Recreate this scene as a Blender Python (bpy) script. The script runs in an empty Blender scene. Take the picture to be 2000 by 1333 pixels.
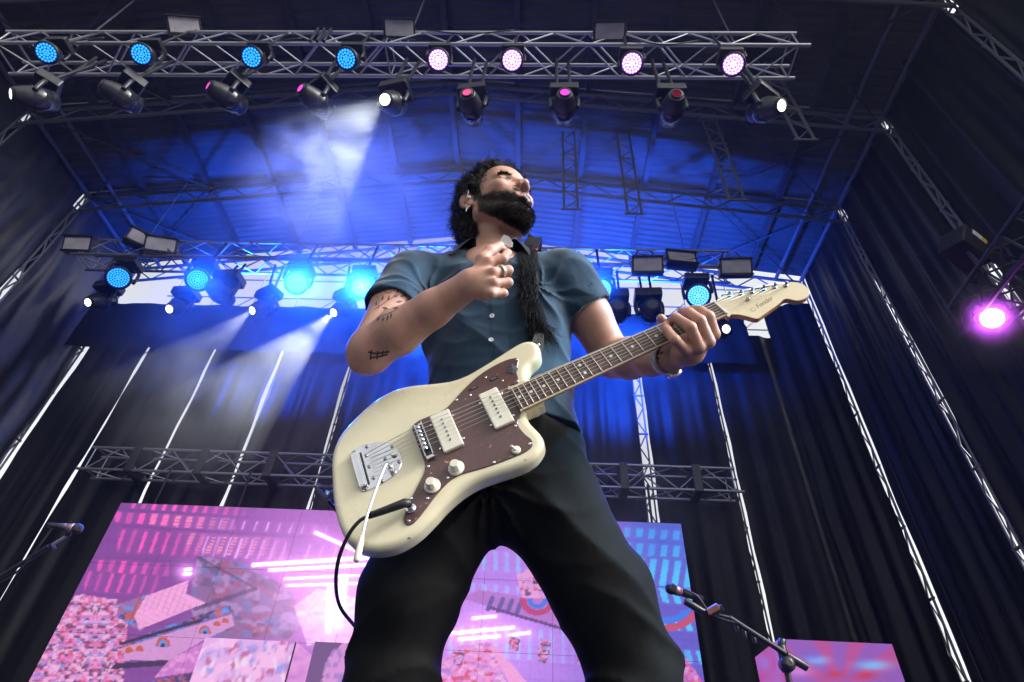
import bpy, bmesh, math, random
import numpy as np
from mathutils import Vector, Matrix
random.seed(7); rng = np.random.default_rng(7)
scene = bpy.context.scene
COL = scene.collection
# ------------------------------------------------------------------ camera
HC = 0.30
_n = lambda v: v / np.linalg.norm(v)
FPX = 1130.0
_dz = _n(np.array([80, 1316, -FPX])); _dx = _n(np.array([19192, -848, FPX]))
_dx = _n(_dx - _dz * _dx.dot(_dz)); _dy = np.cross(_dz, _dx)
RC = np.array([_dx, _dy, _dz]); CP = np.array([0, 0, HC])
cam = bpy.data.cameras.new('camera'); camo = bpy.data.objects.new('camera', cam); COL.objects.link(camo)
cam.sensor_width = 36; cam.lens = FPX / 2000 * 36; cam.clip_start = 0.02; cam.clip_end = 3000
M = Matrix.Identity(4)
for i in range(3):
    for j in range(3): M[i][j] = RC[i][j]
    M[i][3] = CP[i]
camo.matrix_world = M
scene.camera = camo
# ------------------------------------------------------------------ world, sun, exposure
world = bpy.data.worlds.new('World'); scene.world = world; world.use_nodes = True
nt = world.node_tree; nt.nodes.clear()
sky = nt.nodes.new('ShaderNodeTexSky'); sky.sky_type = 'NISHITA'; sky.sun_disc = False
SUN_EL, SUN_AZ = math.radians(36), math.radians(112)
sky.sun_elevation = SUN_EL; sky.sun_rotation = SUN_AZ; sky.air_density = 1.0; sky.dust_density = 5.0; sky.ozone_density = 1.0
hs = nt.nodes.new('ShaderNodeHueSaturation'); hs.inputs['Saturation'].default_value = 0.12
bg = nt.nodes.new('ShaderNodeBackground'); bg.inputs['Strength'].default_value = 0.15
wo = nt.nodes.new('ShaderNodeOutputWorld')
nt.links.new(sky.outputs[0], hs.inputs['Color']); nt.links.new(hs.outputs[0], bg.inputs['Color']); nt.links.new(bg.outputs[0], wo.inputs['Surface'])
sun = bpy.data.lights.new('sun', 'SUN'); sun.energy = 1.2; sun.angle = math.radians(10); sun.color = (1, .97, .92)
suno = bpy.data.objects.new('sun', sun); COL.objects.link(suno)
_sd = Vector((math.sin(SUN_AZ) * math.cos(SUN_EL), math.cos(SUN_AZ) * math.cos(SUN_EL), math.sin(SUN_EL)))
suno.rotation_euler = _sd.to_track_quat('Z', 'Y').to_euler(); suno.location = (0, -30, 40)
scene.view_settings.view_transform = 'Standard'; scene.view_settings.look = 'None'
scene.view_settings.exposure = 1.1; scene.view_settings.gamma = 1.0
scene.render.engine = 'CYCLES'
cy = scene.cycles
cy.use_denoising = True; cy.denoiser = 'OPENIMAGEDENOISE'
cy.max_bounces = 6; cy.diffuse_bounces = 3; cy.glossy_bounces = 3; cy.transmission_bounces = 4; cy.volume_bounces = 0
cy.transparent_max_bounces = 8; cy.caustics_reflective = False; cy.caustics_refractive = False
cy.sample_clamp_indirect = 4.0; cy.use_light_tree = True; cy.volume_step_rate = 1.0; cy.volume_max_steps = 256

BLUEW = [200, 700, 1100, 1200, 1900, 1700, 900]; UPW = 3000   # watts of the rear wash lights
PURPW = 70
CYANW = 330
HAZE = 0.0006
# ------------------------------------------------------------------ helpers
def ray(u, v): return RC @ np.array([(u - 1000) / FPX, -(v - 666.5) / FPX, -1.0])
def PT(u, v, d): return CP + ray(u, v) * d
def AY(u, v, y): r = ray(u, v); return CP + r * (y / r[1])
def AX(u, v, x): r = ray(u, v); return CP + r * (x / r[0])

def mat(name, col, rough=0.6, metal=0.0, var=0.12, vscale=12.0, bump=0.0, bscale=60.0, rvar=0.1, coat=0.0, sheen=0.0, sub=0.0, spec=0.5):
    m = bpy.data.materials.new(name); m.use_nodes = True
    t = m.node_tree; b = t.nodes['Principled BSDF']
    b.inputs['Roughness'].default_value = rough; b.inputs['Metallic'].default_value = metal
    b.inputs['Specular IOR Level'].default_value = spec
    if coat: b.inputs['Coat Weight'].default_value = coat; b.inputs['Coat Roughness'].default_value = 0.08
    if sheen: b.inputs['Sheen Weight'].default_value = sheen; b.inputs['Sheen Roughness'].default_value = 0.4
    if sub:
        b.inputs['Subsurface Weight'].default_value = sub; b.inputs['Subsurface Radius'].default_value = (1.0, .35, .2); b.inputs['Subsurface Scale'].default_value = 0.008
    tc = t.nodes.new('ShaderNodeTexCoord'); nz = t.nodes.new('ShaderNodeTexNoise')
    nz.inputs['Scale'].default_value = vscale; nz.inputs['Detail'].default_value = 5
    t.links.new(tc.outputs['Object'], nz.inputs['Vector'])
    cr = t.nodes.new('ShaderNodeMapRange'); cr.inputs[1].default_value = .3; cr.inputs[2].default_value = .7
    cr.inputs[3].default_value = 1 - var; cr.inputs[4].default_value = 1 + var
    t.links.new(nz.outputs['Fac'], cr.inputs[0])
    mx = t.nodes.new('ShaderNodeMix'); mx.data_type = 'RGBA'; mx.blend_type = 'MULTIPLY'; mx.inputs[0].default_value = 1.0
    mx.inputs[6].default_value = (*col, 1)
    t.links.new(cr.outputs[0], mx.inputs[7]); t.links.new(mx.outputs[2], b.inputs['Base Color'])
    rr = t.nodes.new('ShaderNodeMapRange'); rr.inputs[3].default_value = max(.02, rough - rvar); rr.inputs[4].default_value = min(1, rough + rvar)
    t.links.new(nz.outputs['Fac'], rr.inputs[0]); t.links.new(rr.outputs[0], b.inputs['Roughness'])
    if bump:
        n2 = t.nodes.new('ShaderNodeTexNoise'); n2.inputs['Scale'].default_value = bscale; n2.inputs['Detail'].default_value = 4
        t.links.new(tc.outputs['Object'], n2.inputs['Vector'])
        bp = t.nodes.new('ShaderNodeBump'); bp.inputs['Strength'].default_value = bump; bp.inputs['Distance'].default_value = 0.01
        t.links.new(n2.outputs['Fac'], bp.inputs['Height']); t.links.new(bp.outputs[0], b.inputs['Normal'])
    return m
def emis(name, col, s):
    m = bpy.data.materials.new(name); m.use_nodes = True; t = m.node_tree; t.nodes.clear()
    e = t.nodes.new('ShaderNodeEmission'); e.inputs[0].default_value = (*col, 1); e.inputs[1].default_value = s
    o = t.nodes.new('ShaderNodeOutputMaterial'); t.links.new(e.outputs[0], o.inputs[0])
    m.cycles.emission_sampling = 'NONE'
    return m

def link(name, me, parent=None, matrix=None):
    o = bpy.data.objects.new(name, me); COL.objects.link(o)
    if parent is not None: o.parent = parent
    if matrix is not None: o.matrix_local = matrix
    return o
def tag(o, label, cat, group=None, kind=None):
    o['label'] = label; o['category'] = cat
    if group: o['group'] = group
    if kind: o['kind'] = kind
    return o
def thing(name, label, cat, loc=(0, 0, 0), group=None, rot=None):
    o = bpy.data.objects.new(name, None); COL.objects.link(o); o.empty_display_size = .1
    o.location = loc
    if rot is not None: o.rotation_euler = rot
    return tag(o, label, cat, group)
def mesh(name, V, Fc, m=None, smooth=False):
    me = bpy.data.meshes.new(name)
    me.from_pydata([tuple(map(float, v)) for v in V], [], [tuple(int(i) for i in f) for f in Fc]); me.update()
    if m is not None: me.materials.append(m)
    if smooth: me.shade_smooth()
    return me
def npmesh(name, V, Q, m=None, smooth=True):
    """fast quad / tri mesh from numpy arrays"""
    me = bpy.data.meshes.new(name); V = np.asarray(V, np.float32); Q = np.asarray(Q, np.int32); k = Q.shape[1]
    me.vertices.add(len(V)); me.vertices.foreach_set('co', V.ravel())
    me.loops.add(Q.size); me.loops.foreach_set('vertex_index', Q.ravel())
    me.polygons.add(len(Q)); me.polygons.foreach_set('loop_start', np.arange(0, Q.size, k, dtype=np.int32))
    me.update(calc_edges=True); me.validate()
    if m is not None: me.materials.append(m)
    if smooth: me.shade_smooth()
    return me
def box_data(x0, x1, y0, y1, z0, z1):
    V = [(x, y, z) for z in (z0, z1) for y in (y0, y1) for x in (x0, x1)]
    return V, [(0, 2, 3, 1), (4, 5, 7, 6), (0, 1, 5, 4), (2, 6, 7, 3), (0, 4, 6, 2), (1, 3, 7, 5)]
def box(name, b, m, parent=None, bev=0.0):
    V, Fc = box_data(*b)
    me = mesh(name, V, Fc, m)
    if bev:
        bm = bmesh.new(); bm.from_mesh(me)
        bmesh.ops.bevel(bm, geom=list(bm.edges), offset=bev, segments=2, affect='EDGES', profile=.6)
        bm.to_mesh(me); bm.free()
    return link(name, me, parent)
_CYL = {}
def cyl_mesh(m, n=10):
    k = (m.name, n)
    if k not in _CYL:
        V = []; Fc = []
        for z in (0, 1):
            for i in range(n): a = 2 * math.pi * i / n; V.append((math.cos(a), math.sin(a), z))
        for i in range(n): j = (i + 1) % n; Fc.append((i, j, n + j, n + i))
        Fc.append(tuple(reversed(range(n)))); Fc.append(tuple(range(n, 2 * n)))
        me = mesh('bar', V, Fc, m)
        for p in me.polygons[:n]: p.use_smooth = True
        _CYL[k] = me
    return _CYL[k]
def bar(name, p, q, r, m, parent=None, n=10):
    p = Vector(p); q = Vector(q); d = q - p
    T = Matrix.Translation(p) @ d.to_track_quat('Z', 'Y').to_matrix().to_4x4() @ Matrix.Diagonal((r, r, d.length, 1))
    return link(name, cyl_mesh(m, n), parent, T)
def tube_data(pts, r, n=8, cap=True):
    pts = np.asarray(pts, float); N = len(pts); r = np.broadcast_to(r, (N,))
    T = np.gradient(pts, axis=0); T /= np.linalg.norm(T, axis=1)[:, None] + 1e-12
    a = np.array([0, 0, 1.0]);
    if abs(T[0].dot(a)) > .9: a = np.array([1.0, 0, 0])
    u = _n(np.cross(T[0], a)); V = []
    for i in range(N):
        u = _n(u - T[i] * u.dot(T[i])); w = np.cross(T[i], u)
        for k in range(n):
            t = 2 * math.pi * k / n; V.append(pts[i] + r[i] * (math.cos(t) * u + math.sin(t) * w))
    Fc = [(i * n + k, i * n + (k + 1) % n, (i + 1) * n + (k + 1) % n, (i + 1) * n + k) for i in range(N - 1) for k in range(n)]
    if cap: Fc += [tuple(reversed(range(n))), tuple(range((N - 1) * n, N * n))]
    return V, Fc
def tube(name, pts, r, m, parent=None, n=8):
    V, Fc = tube_data(pts, r, n); return link(name, mesh(name, V, Fc, m, True), parent)
def lathe_data(prof, n=24, cap=True):
    """profile (r, z) about z"""
    V = []; N = len(prof)
    for r, z in prof:
        for k in range(n): a = 2 * math.pi * k / n; V.append((r * math.cos(a), r * math.sin(a), z))
    Fc = [(i * n + k, i * n + (k + 1) % n, (i + 1) * n + (k + 1) % n, (i + 1) * n + k) for i in range(N - 1) for k in range(n)]
    if cap: Fc += [tuple(reversed(range(n))), tuple(range((N - 1) * n, N * n))]
    return V, Fc
def lathe(name, prof, m, parent=None, n=24, matrix=None, smooth=True, cap=True):
    V, Fc = lathe_data(prof, n, cap); me = mesh(name, V, Fc, m, smooth)
    if smooth and cap:
        for p in me.polygons[-2:]: p.use_smooth = False
    return link(name, me, parent, matrix)
def orient(loc, d, up=(0, 0, 1)):
    """matrix whose +Z looks along d, with +Y as close to up as possible"""
    z = Vector(d).normalized(); x = Vector(up).cross(z)
    if x.length < 1e-4: x = Vector((1, 0, 0))
    x.normalize(); y = z.cross(x)
    m_ = Matrix((x, y, z)).transposed().to_4x4(); m_.translation = Vector(loc); return m_
def spline(pts, n):
    """Catmull-Rom through the points"""
    p = np.asarray(pts, float); P_ = np.vstack([2 * p[0] - p[1], p, 2 * p[-1] - p[-2]]); out = []
    ts = np.linspace(0, len(p) - 1, n)
    for t in ts:
        i = min(int(t), len(p) - 2); f = t - i; a, b, c, d = P_[i:i + 4]
        out.append(.5 * ((2 * b) + (-a + c) * f + (2 * a - 5 * b + 4 * c - d) * f * f + (-a + 3 * b - 3 * c + d) * f ** 3))
    return np.array(out)
def copy_tree(o, parent=None):
    c = o.copy(); COL.objects.link(c); c.parent = parent
    for ch in list(o.children): copy_tree(ch, c)
    return c

# ------------------------------------------------------------------ shared materials
ALU = mat('aluminium_tube', (.42, .42, .44), .38, .85, .15, 6)
STEEL = mat('galvanised_steel', (.16, .16, .17), .5, .6, .25, 5)
BLACKM = mat('black_fixture_plastic', (.012, .012, .014), .38, 0, .3, 20)
BLACKP = mat('black_powder_coat', (.015, .015, .017), .5, .2, .3, 20)
GLASSD = mat('dark_lens_glass', (.02, .02, .025), .08, 0, .1, 10)
# ================================================================== the setting
def struct(o): o['kind'] = 'structure'; return o
GRND = mat('asphalt_ground', (.06, .06, .06), .85, 0, .3, .6, .2, 30)
o = link('ground', mesh('ground', [(-400, -400, -1.4), (400, -400, -1.4), (400, 400, -1.4), (-400, 400, -1.4)], [(0, 1, 2, 3)], GRND)); struct(o)
DECK = mat('black_stage_deck', (.03, .03, .032), .55, 0, .3, 4, .1, 40)
XL, XR, XRIDGE = -9.7, 6.05, -1.85
ZE, ZR, YF, YB = 10.52, 11.78, 1.2, 9.35
sf = bpy.data.objects.new('stage_floor', None); COL.objects.link(sf); struct(sf)
for i in range(8):
    for j in range(5):
        x0 = -10.6 + i * 2.2; y0 = .45 + j * 2.06
        box('deck_panel', (x0, x0 + 2.19, y0, y0 + 2.05, -.12, 0), DECK, sf)
box('deck_fascia', (-10.6, 7, .40, .45, -1.4, -.004), DECK, sf)

# ---- canopy roof: corrugated sheets between purlins, carried by lattice rafters
ROOFM = mat('grey_corrugated_sheet', (.062, .056, .052), .6, .1, .3, 1.2, spec=.3)
RAFT = mat('rafter_steel', (.12, .116, .116), .5, .3, .25, 3)
PURL = mat('purlin_dark_steel', (.05, .05, .052), .55, .3, .25, 3)
roof = thing('stage_canopy', 'dark grey corrugated gable roof on lattice rafters spanning the whole stage', 'roof', (XRIDGE, 5.3, 0))
def rp(x, y, z): return (x - XRIDGE, y - 5.3, z)
def zroof(x): return ZR - (ZR - ZE) * (abs(x - XRIDGE) / ((XR - XRIDGE) if x > XRIDGE else (XRIDGE - XL)))
YR = [1.2, 3.35, 5.35, 7.3, 9.35]
NP = 6
def roof_sheet(x0, x1, y0, y1, seed):
    r = random.Random(seed); n = int((y1 - y0) / .019); V = []; Fc = []
    dz = [r.uniform(-.012, .012) for _ in range(4)]
    for i in range(n + 1):
        y = y0 + (y1 - y0) * i / n; c = .016 * math.sin(2 * math.pi * y / .152)
        for k, x in enumerate((x0, (x0 + x1) / 2, x1)):
            V.append(rp(x, y, zroof(x) + .02 + c + dz[k] * math.sin(3 * (y - y0) / (y1 - y0))))
    for i in range(n):
        for k in range(2): a = i * 3 + k; Fc.append((a, a + 3, a + 4, a + 1))
    return mesh('roof_sheet', V, Fc, ROOFM, True)
for side in (0, 1):
    a, b = (XL - .25, XRIDGE) if side == 0 else (XRIDGE, XR + .25)
    for k in range(NP):
        x0, x1 = a + (b - a) * k / NP, a + (b - a) * (k + 1) / NP
        for j in range(4):
            link('roof_sheet', roof_sheet(x0 + .0005, x1 - .0005, YR[j] + .0005, YR[j + 1] - .0005, k * 9 + j + side * 77), roof)
        for xx in ([x0] if k else []) + ([x1] if (side == 0 and k == NP - 1) else []):
            z = zroof(xx)
            bx = box('purlin', (xx - XRIDGE - .05, xx - XRIDGE + .05, YF - 5.3, YB - 5.3, z - .15, z - .005), PURL, roof)
for y in YR[1:]:
    for side in (0, 1):
        xe = XL if side == 0 else XR
        p0 = (xe, y, ZE - .2); p1 = (XRIDGE, y, ZR - .2); dz = Vector((0, 0, .42))
        bar('rafter_top_chord', rp(*p0), rp(*p1), .038, RAFT, roof)
        bar('rafter_bottom_chord', Vector(rp(*p0)) - dz, Vector(rp(*p1)) - dz, .034, RAFT, roof)
        n = 8
        for k in range(n):
            f0, f1, fm = k / n, (k + 1) / n, (k + .5) / n
            A = Vector(rp(*p0)); B = Vector(rp(*p1))
            bar('rafter_web', A.lerp(B, f0), A.lerp(B, fm) - dz, .016, RAFT, roof, 6)
            bar('rafter_web', A.lerp(B, fm) - dz, A.lerp(B, f1), .016, RAFT, roof, 6)
for xe, s in ((XL, -1), (XR, 1)):
    bar('eave_tube', rp(xe + .05 * s, YF, ZE - .12), rp(xe + .05 * s, YB, ZE - .12), .05, RAFT, roof)
    bar('eave_tube', rp(xe - .55 * s, YF, zroof(xe - .55 * s) - .22), rp(xe - .55 * s, YB, zroof(xe - .55 * s) - .22), .04, RAFT, roof)
    for j in range(4):
        bar('wind_brace', rp(xe - .1 * s, YR[j], ZE - .25), rp(xe - 2.6 * s, YR[j + 1], zroof(xe - 2.6 * s) - .25), .018, PURL, roof, 6)
        bar('wind_brace', rp(xe - 2.6 * s, YR[j], zroof(xe - 2.6 * s) - .25), rp(xe - .1 * s, YR[j + 1], ZE - .25), .018, PURL, roof, 6)

# ---- lattice trusses
def box_truss(name, label, x0, x1, y0, z0, h, w, m, group=None, bay=.46, rc=.025, rd=.0125, cat='truss'):
    t = thing(name, label, cat, ((x0 + x1) / 2, y0 + w / 2, z0), group)
    cx = (x0 + x1) / 2; L = x1 - x0
    C = {}
    for a, yy in (('f', -w / 2), ('b', w / 2)):
        for b, zz in (('b', 0), ('t', h)):
            e = {'fb': .08, 'ft': 0, 'bb': .03, 'bt': .05}[a + b]
            bar('chord', (-L / 2 - e, yy, zz), (L / 2 + e, yy, zz), rc, m, t)
    n = max(2, int(round(L / bay))); n += n % 2
    X = [(-L / 2 + .06) + (L - .12) * k / n for k in range(n + 1)]
    for k in range(n):
        s = k % 2
        for pa, pb in (((-w / 2, 0), (-w / 2, h)), ((w / 2, 0), (w / 2, h)), ((-w / 2, 0), (w / 2, 0)), ((-w / 2, h), (w / 2, h))):
            a, b = (pa, pb) if s == 0 else (pb, pa)
            bar('lattice_diagonal', (X[k], *a), (X[k + 1], *b), rd, m, t, 6)
    for xx in (X[0], X[n // 2], X[-1]):
        bar('lattice_post', (xx, -w / 2, 0), (xx, -w / 2, h), rd, m, t, 6); bar('lattice_post', (xx, w / 2, 0), (xx, w / 2, h), rd, m, t, 6)
        bar('lattice_post', (xx, -w / 2, 0), (xx, w / 2, 0), rd, m, t, 6); bar('lattice_post', (xx, -w / 2, h), (xx, w / 2, h), rd, m, t, 6)
    return t
DARKALU = mat('aluminium_in_shade', (.33, .33, .36), .42, .7, .15, 6)  # darker copy of the tube aluminium, shade put into its colour
ZT = 8.10
front_truss = box_truss('front_truss', 'aluminium box truss above the guitarist carrying blue and violet wash lights', -7.45, 3.3, 3.18, ZT, .36, .42, ALU)
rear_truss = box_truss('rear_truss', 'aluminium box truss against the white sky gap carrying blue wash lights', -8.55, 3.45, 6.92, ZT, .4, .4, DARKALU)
low_truss = box_truss('low_truss', 'aluminium box truss above the large screen with dark joint sleeves', -7.85, 3.42, 8.95, 4.82, .42, .36, ALU)
for k in range(9):
    x = -7.0 + k * 1.22 - (-7.85 + 3.42) / 2
    box('joint_sleeve', (x - .07, x + .07, -.23, .23, -.04, .46), BLACKM, low_truss, .01)
for k in range(3):
    bar('safety_clamp', (-.98 + .09 * k, -.25, -.02), (-.98 + .09 * k, -.25, .38), .02, BLACKM, front_truss)
# chain hoist cables from the trusses to the roof
for tr, y, xs in ((front_truss, 3.39, (-6.6, -1.9, 2.6)), (rear_truss, 7.12, (-7.6, -4.6, -.2, 2.7))):
    for x in xs:
        a = np.array([x, y, ZT + .4]) - np.array(tr.location)
        bar('hoist_chain', a, a + np.array([0, 0, zroof(x) - ZT - .55]), .012, STEEL, tr, 6)

# lattice ladders hung from the roof
def ladder(name, label, p, z0, z1, w=.28, group=None, dirx=(1, 0, 0), m=RAFT, r=.022, step=.28, cat='truss', bk=.55):
    t = thing(name, label, cat, (p[0], p[1], z0), group)
    d = Vector(dirx).normalized() * w / 2; n = int((z1 - z0) / step); H = z1 - z0
    bar('upright', -d, Vector((0, 0, H)) - d, r, m, t); bar('upright', d, Vector((0, 0, H)) + d, r, m, t)
    for k in range(n):
        za, zb = H * k / n, H * (k + 1) / n
        s = 1 if k % 2 else -1
        bar('brace', Vector((0, 0, za)) + d * s, Vector((0, 0, zb)) - d * s, r * bk, m, t, 6)
        if k % 3 == 0: bar('rung', Vector((0, 0, za)) + d * 1.5, Vector((0, 0, za)) - d * 1.5, r * (bk + .35), m, t, 6)
    return t
for i, (x, y, za, zb, lb) in enumerate((
        (3.9, 4.6, 8.3, 11.0, 'slim lattice mast hanging from the roof past the end of the front truss'),
        (-6.4, 2.6, 9.0, 11.0, 'slim lattice mast hanging from the roof above the blue wash lights'),
        (.55, 6.2, 8.7, 11.3, 'slim lattice mast hanging from the roof beside the dark hair'),
        (1.65, 6.2, 8.6, 11.2, 'slim lattice mast hanging from the roof behind the neck of the guitar'),
        (3.15, 5.6, 8.2, 11.0, 'slim lattice mast hanging under the violet end of the front truss'))):
    ladder('hanging_lattice', lb, (x, y), za, zb, .24, 'lattice masts hanging from the roof')

# ---- curtains
CURT = mat('black_stage_curtain', (.0055, .0055, .0065), .48, 0, .35, 2, .25, 9, .12, spec=.22)
CURTS = mat('shiny_black_side_sheet', (.024, .024, .027), .42, 0, .4, 3, .8, 7, .12, spec=.7)
def curtain(name, label, p, q, z0, z1, amp=.07, per=.42, seed=0, m=CURT, group=None, drift=.25, cat='curtain', zt=None):
    r = random.Random(seed); p = np.array(p, float); q = np.array(q, float); L = np.linalg.norm(q - p)
    d = (q - p) / L; nrm = np.array([-d[1], d[0]])
    nx = max(6, int(L / .035)); nzz = 26 if m is CURT else 70
    ph = [r.uniform(0, 6.28) for _ in range(6)]; fr = [1, .57, 1.63, 2.4]; am = [1, .7, .45, .2]
    V = []
    for j in range(nzz + 1):
        f = j / nzz
        for i in range(nx + 1):
            s = L * i / nx; w = 0
            for k in range(4):
                w += am[k] * math.sin(2 * math.pi * s * fr[k] / per + ph[k] + drift * math.sin(2.2 * f + ph[k + 1]) * (1 + k))
            w = math.copysign(abs(w) ** .8, w)
            e = min(1, min(s, L - s) / .12)
            o = nrm * amp * .55 * w * (0.35 + .65 * e) * (1 - .35 * f)
            if m is CURTS: zz = f * (z1 - z0); o = o + nrm * (.03 * math.sin(3.1 * s + 1.1 * zz + ph[0]) * math.sin(.9 * zz - 2 * s + ph[1]) + .008 * math.sin(11 * s - 3.1 * zz + ph[2]) + .004 * math.sin(21 * s + 5 * zz))
            ew = .012 * math.sin(5.3 * f * (z1 - z0) * .4 + ph[2]) + .010 * math.sin(17 * f + ph[3] * 3) + .010 * math.sin(41 * f + ph[1]); s2 = s + ew * (max(0, 1 - s / .3) - max(0, 1 - (L - s) / .3)); x, y = p + d * s2 + o
            zz0 = z0; zz1 = z1 if zt is None else z1 + (zt - z1) * i / nx
            V.append((x - p[0], y - p[1], (zz1 - zz0) * f + .02 * math.sin(7 * s + ph[4]) * (1 if j == nzz else 0)))
    Fc = [(j * (nx + 1) + i, j * (nx + 1) + i + 1, (j + 1) * (nx + 1) + i + 1, (j + 1) * (nx + 1) + i) for j in range(nzz) for i in range(nx)]
    o = link(name, mesh(name, V, Fc, m, True)); o.location = (p[0], p[1], z0)
    return tag(o, label, cat, group)
# back wall (y = 9.9): panels between the slits that let the sky through
YW = 9.5
slits = [(AY(285, 690, YW)[0], .045), (AY(412, 700, YW)[0], .05), (AY(550, 695, YW)[0], .08), (AY(686, 710, YW)[0], .08),
         (AY(960, 740, YW)[0], .10), (AY(1246, 750, YW)[0], .20), (AY(1391, 730, YW)[0], .085), (AY(1517, 660, YW)[0], .03)]
ends = [XL - .02] + [s[0] for s in slits] + [XR]
bl = ['between the side wall and the first pole', 'behind the edge of the screen', 'with a pale slit on either side above the screen', 'behind the sloping beam',
      'behind the strumming elbow', 'behind the torso of the guitarist', 'between two lit slits right of the low truss', 'behind the boom microphone', 'in the corner beside the pleated wall']
for i in range(len(ends) - 1):
    x0 = ends[i] + (slits[i - 1][1] / 2 if i else 0); x1 = ends[i + 1] - (slits[i][1] / 2 if i < len(slits) else 0)
    curtain('back_curtain', 'black back curtain panel ' + bl[i], (x0, YW), (x1, YW), 0, 8.75, .05, .5, 20 + i, group='back curtain panels')
sl = ['beside the left wall', 'above the screen corner', 'above the screen under the second beam', 'behind the elbow', 'behind the torso', 'wide lit slit behind the low truss', 'at the end of the low truss', 'in the far corner']
for i, (x, w) in enumerate(slits):
    ladder('scaffold_ladder', 'grey scaffold ladder post behind the back curtains, ' + sl[i], (x, YW + .14), 0, 9.3, max(.09, w * .75), 'scaffold ladder posts behind the back curtains', m=STEEL, r=.016, step=.30, bk=.85)
bord = curtain('border_curtain', 'short black border curtain hung below the rear lights', (AY(135, 640, 9.0)[0], 9.0), (4.35, 9.0), AY(450, 684, 9.0)[2], AY(450, 597, 9.0)[2], .03, .9, 5)
# gridded scaffold behind the sky gap
sc = thing('rear_scaffold', 'thin grey scaffold grid against the white sky behind the stage', 'scaffold', (XRIDGE, 10.35, 0))
for k in range(15):
    x = -9.3 + k * 1.08
    bar('upright', (x - XRIDGE, 0, 8.2), (x - XRIDGE, 0, zroof(x) + .5), .017, STEEL, sc, 6)
for z in (9.05, 9.75, 10.45, 11.1): bar('ledger', (-9.5 - XRIDGE, .03, z), (6.2 - XRIDGE, .03, z), .017, STEEL, sc, 6)
for k in range(7):
    x = -9.3 + k * 2.16
    bar('brace', (x - XRIDGE, .06, 8.5), (x + 2.16 - XRIDGE, .06, 10.6), .014, STEEL, sc, 6)

# side walls
ycol = [1.3, 3.45, 5.4, 7.3, 9.35]
rlab = ['beside the open front', 'under the upper right eave', 'behind the purple lamp', 'with deep shiny pleats below the eave']
g = .11
for i in range(4):
    curtain('side_curtain', 'tall black pleated side curtain right of the stage, ' + rlab[i], (XR + .1, ycol[i] + g / 2), (XR + .1, ycol[i + 1] - g / 2), 0, ZE + .03, .11, .5, 40 + i, CURT, 'right side curtains')
curtain('corner_curtain', 'narrow black curtain closing the far corner right of the headstock', (5.0, 9.42), (XR - .02, 9.3), 0, 9.6, .05, .4, 60, CURT)
llab = ['beside the open front', 'under the front truss end', 'creased below the blue haze', 'with creased folds behind the lamp end']
for i in range(4):
    curtain('side_sheet', 'crumpled black plastic side sheet left of the stage, ' + llab[i], (XL - .1, ycol[i] + g / 2), (XL - .1, ycol[i + 1] - (g / 2 if i < 3 else -.07)), 0, ZE + .03, .12, .9, 50 + i, CURTS, 'left side sheets', drift=.8)
# covers that close the slits above a certain height
for i, (x, y, z0, lb) in enumerate(((XR + .02, 7.3, 8.4, 'over the upper slit near the eave'), (XR + .02, 5.4, 6.6, 'over the slit above the purple lamp'), (XR + .02, 3.45, 4, 'over the slit high beside the front truss'))):
    curtain('slit_cover', 'narrow dark strip of curtain ' + lb, (x + .22, y - .3), (x + .22, y + .3), z0, ZE - .3, .02, .5, 70 + i, CURT, 'strips over the curtain slits')
for i, (x, y, z0) in enumerate(((XL - .32, 7.3, 8.2), (XL - .32, 5.4, 7.5), (XL - .32, 3.45, 3))):
    curtain('slit_cover', 'narrow dark strip of plastic over the left wall slit, ' + ['beside the lamp end', 'below the blue haze', 'beside the open front'][i], (x, y - .3), (x, y + .3), z0, ZE - .3, .02, .5, 80 + i, CURTS, 'strips over the curtain slits')
for s, nm, x in ((1, 'right', XR - .05), (-1, 'left', XL + .05)):
    for i, y in enumerate(ycol[1:]):
        where = ['beside the front truss end', 'near the middle of the wall', 'at the lit slit', 'in the back corner'][i]
        ladder('wall_column', 'grey lattice column on the %s wall %s' % ('pleated' if s > 0 else 'crumpled sheet', where), (x + .1 * s, y), 0, ZE - .1, .12, 'lattice columns of the side walls', (0, 1, 0), STEEL, .02, .36, bk=.75)
# ================================================================== lamps on the trusses
def hexdots(n, R):
    """centres of n rings of hexagonally packed dots inside radius R"""
    out = [(0, 0)]
    for k in range(1, n + 1):
        m_ = 6 * k
        for i in range(m_):
            a = 2 * math.pi * i / m_ + .26 * k; out.append((R * k / n * math.cos(a), R * k / n * math.sin(a)))
    return out
_LED = {}
def led_array(m, rings, R, key):
    if key in _LED: return _LED[key]
    V = []; Fc = []; rd = R / (2 * rings + 1) * .92
    for (x, y) in hexdots(rings, R - rd * 1.05):
        b = len(V); n = 8
        V += [(x + rd * math.cos(2 * math.pi * k / n), y + rd * math.sin(2 * math.pi * k / n), 0) for k in range(n)] + [(x, y, rd * .35)]
        Fc += [(b + k, b + (k + 1) % n, b + n) for k in range(n)]
    _LED[key] = mesh('led_lens', V, Fc, m, True); return _LED[key]
E_BLUE = emis('led_blue', (.03, .36, 1.0), .95); E_BLUEG = emis('led_blue_glow', (.002, .04, .6), .3)
E_CYAN = emis('led_cyan', (.16, .70, 1.0), 1.0); E_CYANG = emis('led_cyan_glow', (.0, .12, .8), .45)
E_VIO = emis('led_violet_white', (.85, .60, 1.0), 1.3); E_VIOG = emis('led_violet_glow', (.42, .06, .9), .6)
E_WHITE = emis('warm_white_lamp', (1, .98, .78), 3.0); E_MAG = emis('magenta_lamp', (.85, .05, .45), 1.0); E_MAGD = emis('dim_magenta_lamp', (.3, .02, .2), .25)
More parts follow.
